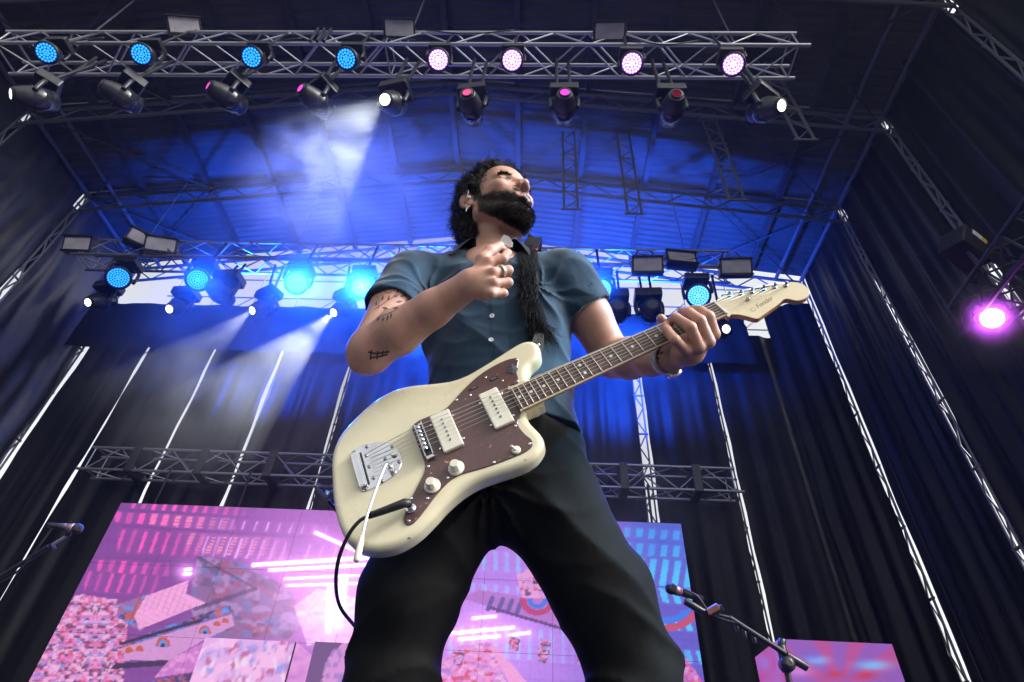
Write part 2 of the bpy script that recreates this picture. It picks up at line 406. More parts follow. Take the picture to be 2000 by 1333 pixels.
E_RED = emis('red_lamp', (.95, .08, .22), .8); E_REDD = emis('dim_red_lamp', (.35, .02, .05), .22)
E_PURP = emis('purple_lamp', (1.0, .45, 1.0), 9.0)
def spot(parent, matrix, col, watt, size, blend=.5, r=.06):
    l = bpy.data.lights.new('spot', 'SPOT'); l.color = col; l.energy = watt; l.spot_size = math.radians(size); l.spot_blend = blend; l.shadow_soft_size = r
    o = bpy.data.objects.new('spot_beam', l); COL.objects.link(o); o.parent = parent
    o.matrix_local = matrix @ Matrix.Rotation(math.pi, 4, 'X'); return o
def wash(label, lens, aim, hang, R, rings, e, eg, key, col=None, watt=0, size=70, group=None, beam=None):
    """LED wash moving head: clamp base, two yoke arms, drum head with a face of lenses"""
    d = _n(np.array(aim, float)); c = np.array(lens) - d * (R * 1.05)       # head centre
    t = thing('wash_light', label, 'stage light', tuple(c), group)
    H = orient((0, 0, 0), d)
    def sub(name, prof, m, n=24): return lathe(name, prof, m, t, n, H, True, name != 'bezel_ring')
    sub('head_shell', [(R * .55, -R * 1.15), (R * .95, -R * .95), (R * 1.08, -R * .2), (R * 1.22, R * .55), (R * 1.26, R * .92), (R * 1.2, R * 1.0)], BLACKM)
    sub('bezel_ring', [(R * 1.06, R * .98), (R * 1.2, R * 1.0), (R * 1.2, R * 1.08), (R * 1.05, R * 1.08)], BLACKP)
    gl = lathe('lens_face', [(R * .2, R * 1.005), (R * 1.05, R * 1.01)], eg, t, 24, H)
    L = link('lens_array', led_array(e, rings, R, key), t, H @ Matrix.Translation((0, 0, R * 1.03)))
    hv = np.array(hang, float) - c; bz = hv[2]
    ax = Vector((-d[1], d[0], 0)).normalized()
    for s in (-1, 1):
        a = ax * (R * 1.38 * s)
        pts = [a * .97, a + Vector((0, 0, R * .8)), a * .9 + Vector((0, 0, R * 1.55)), a * .4 + Vector((0, 0, R * 1.7))]
        V, Fc = tube_data(spline([tuple(p) for p in pts], 10), R * .17, 6); link('yoke_arm', mesh('yoke_arm', V, Fc, BLACKM, True), t)
    zb = R * 1.65
    b = box('base_housing', (-R * 1.25, R * 1.25, -R * .95, R * .95, zb, zb + R * .75), BLACKM, t, R * .12)
    bar('clamp', (0, 0, zb + R * .7), tuple(hv), R * .14, BLACKP, t)
    if watt: spot(t, H @ Matrix.Translation((0, 0, R * 1.3)), col, watt, size) if beam is None else spot(t, orient(tuple(d * R * 1.3), beam), col, watt, size)
    return t
def head_loft(R, L):
    return [(R * .5, -L * .62), (R * .92, -L * .55), (R * 1.12, -L * .2), (R * 1.15, L * .05), (R * .98, L * .28), (R * .78, L * .44), (R * .72, L * .5)]
def spotlight(label, lens, aim, hang, R, e, col=None, watt=0, size=22, group=None, scale=1.0, blend=.4, beam=None):
    """moving-head spot: base on the truss, U yoke, tapering head with one lens"""
    d = _n(np.array(aim, float)); L = .42 * scale; RH = .125 * scale
    c = np.array(lens) - d * L * .52
    t = thing('moving_head', label, 'stage light', tuple(c), group); H = orient((0, 0, 0), d)
    lathe('head_shell', head_loft(RH, L), BLACKM, t, 28, H)
    lathe('lens_bezel', [(R * 1.05, L * .47), (R * 1.3, L * .5), (R * 1.3, L * .54), (R * 1.02, L * .545)], BLACKP, t, 24, H, True, False)
    lathe('lens', [(R * 1.03, L * .52), (R * .9, L * .535), (R * .45, L * .545), (R * .02, L * .55)], e, t, 24, H)
    ax = Vector((-d[1], d[0], 0)).normalized()
    # chin cowl under the head
    lathe('cowl', [(RH * .98, -L * .4), (RH * 1.2, -L * .1), (RH * 1.18, L * .1), (RH * 1.0, L * .2)], GLASSD, t, 28, H @ Matrix.Translation((0, 0, -.02)) )
    zb = L * .55
    for s in (-1, 1):
        a = ax * (RH * 1.32 * s)
        pts = [a * .95 + Vector((0, 0, -.03)), a * 1.04 + Vector((0, 0, L * .15)), a * 1.02 + Vector((0, 0, L * .42)), a * .7 + Vector((0, 0, zb))]
        V, Fc = tube_data(spline([tuple(p) for p in pts], 10), RH * .24, 8); link('yoke_arm', mesh('yoke_arm', V, Fc, BLACKM, True), t)
    rz = math.atan2(ax.y, ax.x)
    b = box('base_housing', (-RH * 1.45, RH * 1.45, -RH * 1.1, RH * 1.1, zb - .01, zb + .13 * scale), BLACKM, t, .02); b.rotation_euler = (0, 0, rz)
    hv = np.array(hang, float) - c
    for s in (-1, 1):
        bar('clamp', (s * .08 * ax.x, s * .08 * ax.y, zb + .1 * scale), (hv[0] + s * .08 * ax.x, hv[1] + s * .02, max(hv[2], zb + .15)), .022, BLACKP, t)
    if watt: spot(t, orient(tuple(d * L * .6), beam if beam is not None else d), col, watt, size, blend, .03)
    return t
# --- upper row on the front truss
GW = 'wash lights on the front truss'
fw = [(90, 103, 'b'), (275, 106, 'b'), (491, 112, 'b'), (676, 115, 'b'), (856, 117, 'v'), (1000, 118, 'v'), (1234, 124, 'v'), (1432, 126, 'v')]
wl = ['round blue LED wash light at the outer end of the front truss', 'round blue LED wash light above the unlit magenta moving head',
      'round blue LED wash light left of the pale flood on the truss', 'round blue LED wash light next to the violet ones', 'round violet-white LED wash light beside the truss joint',
      'round violet-white LED wash light second from the truss joint', 'round violet-white LED wash light right of the third flood', 'round violet-white LED wash light near the bare end of the truss']
wl[2] = 'round blue LED wash light between the two pale floods'; wl[6] = 'round violet-white LED wash light beside the flood furthest along the truss'
for i, (u, v, k) in enumerate(fw):
    lens = AY(u, v, 2.98); to = CP - lens; to = _n(to); a = to + np.array([-.35 if k == 'b' else -.02, -.05, .02])
    wash(wl[i], lens, a, (lens[0] + .02, 3.18, ZT + .36), .108, 3, E_BLUE if k == 'b' else E_VIO, E_BLUEG if k == 'b' else E_VIOG, 'fb' if k == 'b' else 'fv',
         (.05, .3, 1) if k == 'b' else (.75, .5, 1), 14 if k == 'b' else 10, 60, GW)
# --- moving heads hung below the front truss
GM = 'moving heads under the front truss'
fm = [(22, 184, E_WHITE, (-.55, -.5, -.6)), (195, 166, E_MAGD, (-.62, -.75, -.22)), (407, 168, E_MAG, (-.6, -.75, -.25)), (587, 173, E_MAG, (-.5, -.8, -.25)), (752, 195, E_WHITE, (-.12, -.55, -.75)),
      (912, 181, E_RED, (-.12, -.95, -.3)), (1103, 181, E_MAG, (-.02, -.95, -.3)), (1322, 184, E_REDD, (.0, -.95, -.35)), (1526, 207, E_WHITE, (.35, -.55, -.7))]
ml = ['moving head lit warm white at the outer end of the front truss', 'moving head with a dim magenta lens under the front truss', 'moving head with a bright magenta lens tipped outward',
      'moving head with a magenta lens beside the beam lamp', 'moving head throwing a white beam through the smoke', 'moving head with a pinkish red lens facing the crowd', 'moving head with a magenta lens facing the crowd',
      'moving head with an almost dark red lens', 'moving head lit warm white near the bare truss end']
for i, (u, v, e, a) in enumerate(fm):
    lens = AY(u, v, 3.12); h = (lens[0] - a[0] * .2, 3.39, ZT)
    if i == 4: spotlight(ml[i], lens, a, h, .062, e, (.88, .97, .98), 270, 46, GM, .95, .06, beam=(-.44, .08, -.90))
    else: spotlight(ml[i], lens, a, h, .06 if e is E_WHITE else .05, e, group=GM, scale=.95)
# --- flood panels on top of the trusses
FLOODG = mat('pale_flood_glass', (.55, .52, .55), .2, 0, .15, 6)
def flood(label, c, aim, hang, s=1.0, group=None):
    t = thing('flood_light', label, 'flood light', tuple(c), group); zz = Vector(aim).normalized(); H = orient((0, 0, 0), aim, zz.cross(Vector((1, 0, 0))))
    def bx(name, b, m, bev=.008):
        o = box(name, b, m, t, bev); o.matrix_local = H; return o
    w, h, dd = .24 * s, .14 * s, .16 * s
    bx('housing', (-w, w, -h, h, -dd, 0), BLACKM, .015)
    bx('glass', (-w * .86, w * .86, -h * .72, h * .8, .001, .008), FLOODG, .002)
    for a, b in (((-w, w, h * .82, h, .001, .03)), ((-w, w, -h, -h * .76, .001, .03))) if False else (): pass
    bx('visor', (-w * 1.02, w * 1.02, h * .84, h * 1.0, .002, .05), BLACKM, .004)
    bx('frame_bar', (-w * 1.02, w * 1.02, -h * 1.0, -h * .78, .002, .025), BLACKM, .004)
    hv = np.array(hang) - np.array(c)
    for q in (-1, 1):
        bar('bracket', tuple(H @ Vector((q * w * 1.03, 0, -dd * .4))), (hv[0] + q * w * .4, hv[1], hv[2]), .014, BLACKP, t, 8)
    return t
for i, (u, v) in enumerate(((360, 50), (780, 56), (1191, 62))):
    c = AY(u, v, 3.1); to = _n(CP - c)
    flood('pale rectangular flood lamp on top of the front truss ' + ['above the blue wash lights', 'over the truss joint', 'above the violet wash lights'][i], c, to + np.array([0, .0, .22]), (c[0], 3.18, ZT + .36), .88, 'floods on the front truss')
# --- rear truss
GR = 'blue wash lights on the rear truss'
rw = [(231, 543), (386, 547), (579, 553), (706, 561), (870, 563), (1174, 566), (1364, 578)]
rl = ['large blue LED wash light near the sheet wall end of the rear truss', 'large blue LED wash light second along the rear truss', 'large pale blue LED wash light against the sky gap', 'large pale blue LED wash light beside the tattooed arm',
      'large blue LED wash light hidden behind the strumming arm', 'large glaring blue LED wash light at the sleeve edge', 'large blue LED wash light behind the fretting hand']
for i, (u, v) in enumerate(rw):
    lens = AY(u, v, 6.75); to = _n(CP - lens)
    bright = i in (2, 3, 4, 5, 6)
    wash(rl[i], lens, to + np.array([-.12 if i < 2 else 0.0, 0, .0]), (lens[0], 6.92, ZT + .36), .165, 4, E_CYAN if bright else E_BLUE, E_CYANG if bright else E_BLUEG, 'rc' if bright else 'rb', (.008, .09, 1.0), BLUEW[i], 60, GR)
GS = 'moving heads under the rear truss'
rs = [(172, 591, (-.1, -.6, -.7), 0), (331, 604, (-.05, -.6, -.7), 0), (493, 607, (-.3, -.55, -.75), 260), (652, 611, (-.3, -.5, -.8), 700), (1418, 643, (.1, -.75, -.55), 0)]
sl = ['moving head lit white above the black border, nearest the sheet wall', 'moving head lit white between two blue washes', 'moving head with a faint white beam below the sky gap', 'moving head with a strong white beam beside the tattooed arm', 'moving head lit white below the headstock']
for i, (u, v, a, w) in enumerate(rs):
    lens = AY(u, v, 6.95)
    spotlight(sl[i], lens, a, (lens[0], 7.12, ZT), .066, E_WHITE, (.9, .97, 1.0), w, 34, GS, 1.1, .1, beam=(-.42, -.05, -.9) if w else None)
for i, (u, v, lb) in enumerate(((1205, 612, 'blue lit moving head tilted away at the sleeve'), (1270, 610, 'blue lit moving head turned away below the rear truss'), (438, 572, 'blue lit moving head tilted away beside the second rear wash'), (800, 600, 'blue lit moving head added out of sight behind the raised forearm'))):
    c = AY(u, v, 7.05)  # the last of these heads is unseen, added to light the smoke blue
    spotlight(lb, c + np.array([0, .24, .02]), (.05, .9, .25), (c[0], 7.12, ZT), .06, E_CYAN, (.008, .085, 1.0), UPW * (.5, .5, .75, 1.1)[i], 150, GS, 1.25, .6, beam=(0, .62, .62))
GF = 'floods on the rear truss'
for i, (u, v, ax_, lb) in enumerate(((150, 476, (-.5, -.8, -.1), 'dark flood lamp at the sheet wall end of the rear truss'), (280, 468, (.4, -.5, .5), 'tilted flood lamp behind another on the rear truss'), (314, 478, (.15, -1, -.2), 'flood lamp with a pale face beside the tilted one'),
      (1265, 517, (0, -1, -.15), 'flood lamp with a pale face nearer the sleeve'), (1332, 503, (.3, -.5, .7), 'flood lamp tilted skyward on the rear truss'), (1438, 521, (.1, -1, -.15), 'flood lamp with a pale face at the bare truss end'))):
    c = AY(u, v, 6.85); to = _n(CP - c)
    flood(lb, c, np.array(ax_) * .7 + to * .6, (c[0], 6.95, ZT + .4), 1.15, GF)
CBL = ['front truss between the two outer blue washes', 'front truss next to the second flood', 'front truss between violet washes', 'front truss near its violet end', 'rear truss near the sheet wall', 'rear truss below the blue haze', 'rear truss behind the fretting hand']
# small cables drooping along the trusses
for i, (xa, xb, y, z) in enumerate(((-6.9, -5.9, 3.15, ZT + .05), (-4.2, -3.2, 3.15, ZT + .05), (-1.6, -.4, 3.15, ZT + .33), (1.1, 2.0, 3.15, ZT + .02), (-7.7, -6.2, 6.88, ZT + .1), (-5.6, -4.2, 6.88, ZT + .1), (1.8, 3.1, 6.88, ZT + .2))):
    p = spline([(xa, y, z + .05), ((xa + xb) / 2, y - .03, z - .16), (xb, y, z + .05)], 14)
    tag(tube('cable', p, .009, BLACKM, None, 6), 'thin black cable drooping along the ' + CBL[i], 'cable', 'cables along the ' + ('front truss' if y < 4 else 'rear truss'))
# --- side truss with the purple lamp
P0 = AX(1930, 590, 4.4); P1 = PT(2140, 330, P0[1] / ray(1930, 590)[1] * .72)
L_EXT = 4.3
st = thing('side_truss', 'black box truss slanting in beside the glaring purple lamp', 'truss', tuple(P0))
dirv = Vector(P1 - P0); L = L_EXT; dirv.normalize(); up = Vector((0, 0, 1)); sd = dirv.cross(up).normalized(); up = sd.cross(dirv)
cs = [sd * a * .17 + up * b * .17 for a, b in ((-1, -1), (1, -1), (1, 1), (-1, 1))]
for c in cs: bar('chord', c - dirv * .35, c + dirv * L, .022, BLACKP, st)
nb = 19
for k in range(nb):
    for q in range(4):
        a, b = cs[q], cs[(q + 1) % 4]
        if k % 2: a, b = b, a
        bar('lattice_diagonal', a + dirv * (-.3 + (L + .3) * k / nb), b + dirv * (-.3 + (L + .3) * (k + 1) / nb), .011, BLACKP, st, 6)
lens = AX(1938, 622, 4.25); hp = P0 + np.array(dirv) * .25 - np.array(up) * .17
pl = wash('glaring purple LED lamp hung from the slanting side truss', lens, _n(CP - lens), hp + np.array([0, 0, .05]), .085, 3, E_PURP, E_PURP, 'pp', (.62, .06, 1.0), PURPW, 80)
q = P0 + np.array(dirv) * 3.6; tgt = np.array([0.0, .95, 1.15])  # lamp added beyond the frame edge to light shirt and trousers teal
wash('cyan LED lamp added out of view on the crowd end of the slanting side truss', q + np.array([-.1, 0, -.42]), tgt - q, q, .085, 3, E_CYAN, E_CYANG, 'sc', (.02, .55, 1.0), CYANW, 26)
c = AX(1885, 487, 4.5)
bx_ = thing('control_box', 'black dimmer box with a yellow and white sticker on the side truss', 'box', tuple(c)); bx_.rotation_euler = (.3, .35, .5)
box('case', (-.2, .2, -.14, .14, -.13, .13), BLACKP, bx_, .02)
YEL = mat('yellow_sticker', (.7, .45, .05), .5); WHT = mat('white_sticker', (.7, .7, .68), .5)
box('sticker', (.03, .1, -.143, -.1415, .06, .12), YEL, bx_); box('sticker', (-.1, .028, -.143, -.1415, .06, .12), WHT, bx_)
bar('clamp', (0, 0, 0), tuple(Vector(P0 + np.array(dirv) * .5 - c)), .02, BLACKP, bx_)
# ================================================================== LED screens and microphones
def vnoise(x, y, seed=0):
    """smooth value noise in 0..1"""
    xi = np.floor(x).astype(int); yi = np.floor(y).astype(int); fx = x - xi; fy = y - yi
    fx = fx * fx * (3 - 2 * fx); fy = fy * fy * (3 - 2 * fy)
    def h(a, b):
        n = (a * 374761393 + b * 668265263 + seed * 982451653) & 0x7fffffff
        n = ((n ^ (n >> 13)) * 1274126177) & 0x7fffffff
        return (n ^ (n >> 16)) % 10007 / 10007.0
    return (h(xi, yi) * (1 - fx) + h(xi + 1, yi) * fx) * (1 - fy) + (h(xi, yi + 1) * (1 - fx) + h(xi + 1, yi + 1) * fx) * fy
def inpoly(u, v, poly):
    c = np.zeros(u.shape, bool); n = len(poly)
    for i in range(n):
        (x1, y1), (x2, y2) = poly[i], poly[(i + 1) % n]
        t = (y1 > v) != (y2 > v)
        c ^= t & (u < (x2 - x1) * (v - y1) / (y2 - y1 + 1e-9) + x1)
    return c
def seg(u, v, a, b):
    ax, ay = a; bx, by = b; dx, dy = bx - ax, by - ay
    t = np.clip(((u - ax) * dx + (v - ay) * dy) / (dx * dx + dy * dy), 0, 1)
    return np.hypot(u - ax - t * dx, v - ay - t * dy)
S = lambda r, g, b: (np.array([r, g, b]) / 255.0) ** 2.2
def artwork(u, v):
    """the abstract moving picture on the big screen, in the picture's own flat coordinates"""
    u = u.astype(float); v = v.astype(float)
    def mixc(c, col, a): return c * (1 - a[..., None]) + np.asarray(col) * a[..., None]
    c = np.zeros(u.shape + (3,)) + S(138, 74, 160)
    c = mixc(c, S(176, 100, 196), np.clip((u - 330) / 250, 0, 1)); c = mixc(c, S(186, 130, 238), np.clip((u - 780) / 160, 0, 1))
    c = mixc(c, S(104, 92, 205), np.clip((u - 1080) / 200, 0, 1))
    c = mixc(c, S(90, 60, 130), .35 * np.clip((1010 - v) / 40, 0, 1) * (u < 500))
    g = .06 * (np.sin(u * .42) > .9) + .08 * (np.sin((v - .06 * u) * .2) > .93); c *= (1 - g)[..., None]
    w = v - .066 * (u - 240)
    def dashes(v0, ln, u0, u1, step, wd, col, a=1.0, slope=-.35, dots=False, seed=0):
        nonlocal c
        k = (u + (w - v0) * -slope - u0) / step; fr = np.abs((k - np.round(k)) * step)
        m = (fr < wd) & (np.abs(w - v0) < ln / 2) & (u > u0 - 5) & (u < u1)
        if dots: m &= (np.sin((w - v0) * 1.0 + np.round(k)) > -.1)
        j = vnoise(np.round(k) * 1.7, np.zeros_like(k) + seed, 3)
        c = mixc(c, col, m * a * np.clip(.4 + j, 0, 1) * np.clip((u1 - u) / 150 + .25, 0, 1))
        h = np.exp(-np.clip(fr - wd, 0, 99) / 5) * (np.abs(w - v0) < ln * .6) * (u > u0 - 8) * (u < u1)
        c += (h * .10 * a)[..., None] * np.asarray(col)
    PK = S(255, 90, 190); PL = S(250, 170, 255); SAL = S(255, 150, 190)
    dashes(983, 18, 262, 480, 20, 3.4, PK); dashes(1011, 20, 230, 400, 23, 5.5, PK, 1, -.3); dashes(1011, 22, 300, 460, 23, 5, SAL, 1, -.3, True)
    dashes(1011, 18, 430, 640, 23, 1.6, PL, .7); dashes(1056, 42, 235, 400, 22, 3.2, PK, .9); dashes(1056, 40, 400, 560, 22, 2.4, PL, .8)
    dashes(1052, 36, 370, 560, 21, 4, SAL, .9, -.4, True); dashes(1108, 22, 195, 330, 22, 4.5, PK, 1); dashes(1140, 36, 170, 320, 22, 3, PK, .8)
    dashes(1058, 34, 600, 760, 26, 2, PL, .6)
    CY = S(140, 190, 255)
    for v0, ln in ((1048, 38), (1102, 14), (1190, 26), (1222, 30)): dashes(v0, ln, 880, 1120, 22, 3.6, CY, .75, 0, seed=int(v0))
    BR = S(80, 190, 255)
    for v0, ln in ((975, 18), (1006, 22), (1050, 52), (1094, 26), (1150, 20), (1210, 24)): dashes(v0, ln, 1225, 1500, 24, 6, BR, 1, -.15 if v0 < 1060 else .3, seed=int(v0))
    c = mixc(c, S(60, 110, 235), .45 * np.clip((u - 1180) / 60, 0, 1) * np.clip((1130 - v) / 60, 0, 1))
    def tex(poly, base, cols, sc, seed, sym=None, th=.56):
        nonlocal c
        m = inpoly(u, v, poly).astype(float); uu = u if sym is None else np.abs(u - sym - .25 * (1250 - v) * 0)
        b = np.zeros(u.shape + (3,)) + base
        for q, col in enumerate(cols):
            n1 = vnoise(uu / sc + q * 9, v / (sc * .62) + q * 5, seed + q) * .65 + .35 * vnoise(uu / sc * 2.3, v / sc * 2.9, seed + q + 50)
            b = mixc(b, col, np.clip((n1 - th) * 8, 0, 1) * .82)
        c = mixc(c, b, m)
    RD = S(225, 62, 92); OR = S(205, 92, 70); BL = S(96, 150, 240); DK = S(72, 50, 92); PINK = S(238, 160, 225); MAU = S(146, 104, 160)
    tex([(150, 1160), (228, 1172), (250, 1215), (240, 1340), (40, 1340), (110, 1215)], S(225, 120, 190), [BL, RD, PINK, DK, S(250, 190, 235)], 8, 11, 186, .55)
    tex([(386, 1086), (470, 1098), (565, 1150), (596, 1205), (566, 1248), (395, 1245), (368, 1180)], MAU, [S(120, 120, 190), S(170, 84, 120), S(110, 84, 132), S(176, 140, 200)], 20, 31, None, .55)
    c = mixc(c, S(92, 66, 112), (seg(u, v, (386, 1088), (500, 1150)) < 2.5) * .8); c = mixc(c, S(96, 70, 118), (seg(u, v, (380, 1190), (500, 1150)) < 4) * .8)
    tex([(232, 1180), (290, 1160), (300, 1195), (275, 1235), (228, 1205)], S(150, 110, 180), [DK, BL, OR], 14, 41)
    m = inpoly(u, v, [(284, 1165), (368, 1134), (364, 1160), (402, 1178), (272, 1230), (262, 1205)]).astype(float)
    pk = S(250, 168, 228) * np.ones(u.shape + (1,)); gl = ((np.sin((u + .4 * v) * .5) > .95) | (np.sin((v - .45 * u) * .55) > .95)) * .25
    c = mixc(c, pk * (1 - gl)[..., None], m)
    tex([(240, 1262), (300, 1232), (450, 1182), (452, 1206), (330, 1250), (245, 1280)], S(118, 100, 176), [BL, OR, DK], 13, 51)
    c = mixc(c, DK, (seg(u, v, (236, 1258), (392, 1212)) < 3.2).astype(float))
    tex([(238, 1266), (392, 1218), (452, 1200), (458, 1222), (400, 1250), (330, 1290), (244, 1290)], S(214, 150, 214), [], 9, 3)
    for (cx, cy, r) in ((252, 1274, 10), (273, 1271, 10), (318, 1262, 18), (400, 1237, 15), (424, 1222, 9), (440, 1216, 9)):
        d = np.hypot((u - cx) / .8, v - cy); c = mixc(c, OR, ((d < r) & (v < cy + r * .1)).astype(float)); 
        if r > 12: c = mixc(c, BL, ((d < r * .62) & (v < cy + r * .1)).astype(float)); c = mixc(c, DK, ((d < r * .3) & (v < cy + r * .1)).astype(float))
    tex([(225, 1296), (345, 1288), (330, 1300), (215, 1308)], DK, [], 9, 3); tex([(300, 1330), (390, 1312), (480, 1322), (480, 1345), (250, 1345)], S(92, 60, 120), [BL, OR], 10, 61)
    tex([(330, 1290), (402, 1252), (396, 1310), (300, 1325)], S(205, 120, 205), [PINK], 16, 71)
    tex([(575, 1185), (620, 1150), (700, 1170), (690, 1260), (600, 1260)], S(240, 175, 240), [S(250, 215, 250), S(225, 150, 220)], 14, 81)
    # glow and white bars
    for (cx, cy, r, a) in ((650, 1140, 95, 1.0), (930, 1250, 70, .55), (655, 1195, 60, .8), (362, 1118, 12, 1.0)):
        c += (a * np.exp(-((u - cx) ** 2 + 1.7 * (v - cy) ** 2) / (2 * r * r)))[..., None] * S(250, 190, 255) * .55
    for a, b, wd in (((495, 1104), (730, 1089), 4), ((527, 1114), (730, 1103), 3.4), ((556, 1131), (700, 1124), 2.6), ((560, 1144), (700, 1140), 2.6), ((617, 1041), (700, 1078), 3.5), ((645, 1150), (641, 1232), 6), ((672, 1130), (660, 1220), 9),
                     ((887, 1237), (1003, 1226), 3.4), ((897, 1249), (975, 1243), 3.4), ((996, 1241), (1034, 1236), 3), ((924, 1208), (968, 1204), 3), ((867, 1236), (880, 1234), 4), ((362, 1113), (372, 1112), 3), ((360, 1122), (372, 1121), 3)):
        d = seg(u, v, a, b); c = mixc(c, S(255, 245, 255) * 1.6, np.clip((wd - d) / 1.5 + .5, 0, 1)); c += (np.exp(-np.clip(d - wd, 0, 99) / 7) * .35)[..., None] * S(255, 130, 250)
    # banner, slab and arcs seen between the legs
    tex([(905, 1170), (935, 1152), (1020, 1166), (1100, 1176), (1140, 1210), (1115, 1232), (985, 1195)], S(186, 120, 210), [], 9, 3)
    for x0 in (962, 982, 1000, 1018): c = mixc(c, S(110, 92, 170), (seg(u, v, (x0, 1168 + (x0 - 960) * .14), (x0 - 9, 1190 + (x0 - 960) * .16)) < 4.5).astype(float))
    d = np.hypot(u - 1050, (v - 1172) * 1.15); c = mixc(c, S(190, 70, 130), ((d > 22) & (d < 35) & (v > 1168)).astype(float)); c = mixc(c, S(80, 120, 235), ((d > 10) & (d <= 20) & (v > 1168)).astype(float))
    c = mixc(c, S(112, 70, 140), (seg(u, v, (960, 1188), (1125, 1236)) < 3).astype(float))
    tex([(1008, 1122), (1030, 1112), (1075, 1150), (1085, 1172), (1020, 1168)], PINK, [RD, S(200, 150, 230), DK], 12, 91, None, .6)
    tex([(850, 1300), (900, 1260), (960, 1255), (990, 1340), (840, 1340)], S(236, 150, 225), [S(180, 130, 220), S(250, 190, 240), RD], 12, 95, None, .6)
    tex([(955, 1262), (968, 1262), (1030, 1333), (1000, 1345)], S(245, 165, 225), [], 9, 3)
    for (cx, cy) in ((1004, 1256), (1065, 1262), (1060, 1280), (1137, 1285), (895, 1285)): tex([(cx - 10, cy - 14), (cx + 12, cy - 8), (cx + 8, cy + 16), (cx - 9, cy + 12)], PINK, [BL, RD, DK], 6, int(cx), None, .52)
    # far edge
    d = np.hypot((u - 1300) / 1.2, v - 1172); c = mixc(c, S(196, 80, 120), ((d > 48) & (d < 62) & (v > 1195) & (u > 1270)).astype(float)); c = mixc(c, S(70, 120, 240), ((d > 34) & (d <= 47) & (v > 1190) & (u > 1270)).astype(float))
    tex([(1300, 1262), (1345, 1290), (1380, 1345), (1290, 1345)], S(205, 120, 205), [RD, S(120, 110, 200), PINK], 9, 97, None, .55)
    c *= (.92 + .16 * vnoise(u / 3.1, v / 3.1, 5))[..., None]
    return c
def led_material(name, s):
    m = bpy.data.materials.new(name); m.use_nodes = True; t = m.node_tree; b = t.nodes['Principled BSDF']
    at = t.nodes.new('ShaderNodeAttribute'); at.attribute_name = 'picture'
    b.inputs['Base Color'].default_value = (.02, .02, .02, 1); b.inputs['Roughness'].default_value = .5
    t.links.new(at.outputs['Color'], b.inputs['Emission Color']); b.inputs['Emission Strength'].default_value = s
    return m
LEDM = led_material('led_picture', .43)
def led_panel(name, o0, ex, ez, w, h, nx, nz, colf, parent, base):
    """flat grid of light cells; o0 lower left corner, ex / ez unit vectors"""
    I, J = np.meshgrid(np.linspace(0, w, nx + 1), np.linspace(0, h, nz + 1))
    Pn = np.array(o0) + I[..., None] * np.array(ex) + J[..., None] * np.array(ez)
    V = Pn.reshape(-1, 3); idx = np.arange((nx + 1) * (nz + 1)).reshape(nz + 1, nx + 1)
    Q = np.stack([idx[:-1, :-1], idx[:-1, 1:], idx[1:, 1:], idx[1:, :-1]], -1).reshape(-1, 4)
    me = npmesh(name, V - np.array(base), Q, LEDM, False)
    q = (V - CP) @ RC; u = 1000 + FPX * q[:, 0] / -q[:, 2]; v = 666.5 - FPX * q[:, 1] / -q[:, 2]
    col = np.clip(colf(u, v), 0, 3); at = me.color_attributes.new('picture', 'FLOAT_COLOR', 'POINT')
    at.data.foreach_set('color', np.c_[col, np.ones(len(col))].astype(np.float32).ravel())
    return link(name, me, parent)
SX0, SX1, SZ1, SY = -6.72, 2.34, 4.16, 8.8
scr = thing('video_wall', 'huge LED video wall with pink and blue abstract shapes behind the guitarist', 'screen', ((SX0 + SX1) / 2, SY, 0))
npx, npz = 9, 4; pw = (SX1 - SX0) / npx; ph = .97
for i in range(npx):
    for j in range(npz):
        led_panel('led_panel', (SX0 + i * pw + .002, SY, SZ1 - (j + 1) * ph + .002), (1, 0, 0), (0, 0, 1), pw - .004, ph - .004, 64, 62, artwork, scr, tuple(scr.location))
box('back_frame', (SX0 - scr.location.x, SX1 - scr.location.x, .01, .12, SZ1 - npz * ph, SZ1 + .01), BLACKP, scr)
for x in (-6.2, -4.8, -1.2, 1.9):
    bar('hanging_bracket', (x - scr.location.x, .06, SZ1), (x - scr.location.x, .06, 4.84), .02, BLACKP, scr)
# LED risers standing before the wall
def riser(label, x0, x1, y0, y1, z1, colf, side=None, sd=-1):
    t = thing('led_riser', label, 'LED riser', ((x0 + x1) / 2, (y0 + y1) / 2, 0), 'LED covered risers')
    led_panel('front_panel', (x0, y0 - .012, .3), (1, 0, 0), (0, 0, 1), x1 - x0, z1 - .3, 60, 60, colf, t, tuple(t.location))
    if side and sd > 0: led_panel('side_panel', (x1 + .012, y0 + .01, .3), (0, 1, 0), (0, 0, 1), y1 - y0 - .01, z1 - .3, 40, 60, side, t, tuple(t.location))
    elif side: led_panel('side_panel', (x0 - .012, y1, .3), (0, -1, 0), (0, 0, 1), y1 - y0 - .01, z1 - .3, 40, 60, side, t, tuple(t.location))
    box('carcass', (x0 - t.location.x, x1 - t.location.x, y0 - t.location.y, y1 - t.location.y, 0, z1), BLACKP, t)
    return t
def art_a(u, v):
    c = np.zeros(u.shape + (3,)) + S(232, 176, 238)
    for q, col in enumerate((S(170, 160, 240), S(250, 215, 250), S(205, 110, 170), S(250, 190, 240))):
        n = .6 * vnoise(u / 24 + q * 7, v / 17 + q * 3 + u / 60, 200 + q) + .4 * vnoise(u / 7 + q, v / 9 + u / 20, 240 + q); a = np.clip((n - .55) * 10, 0, 1)[:, None]; c = c * (1 - a) + col * a
    return c
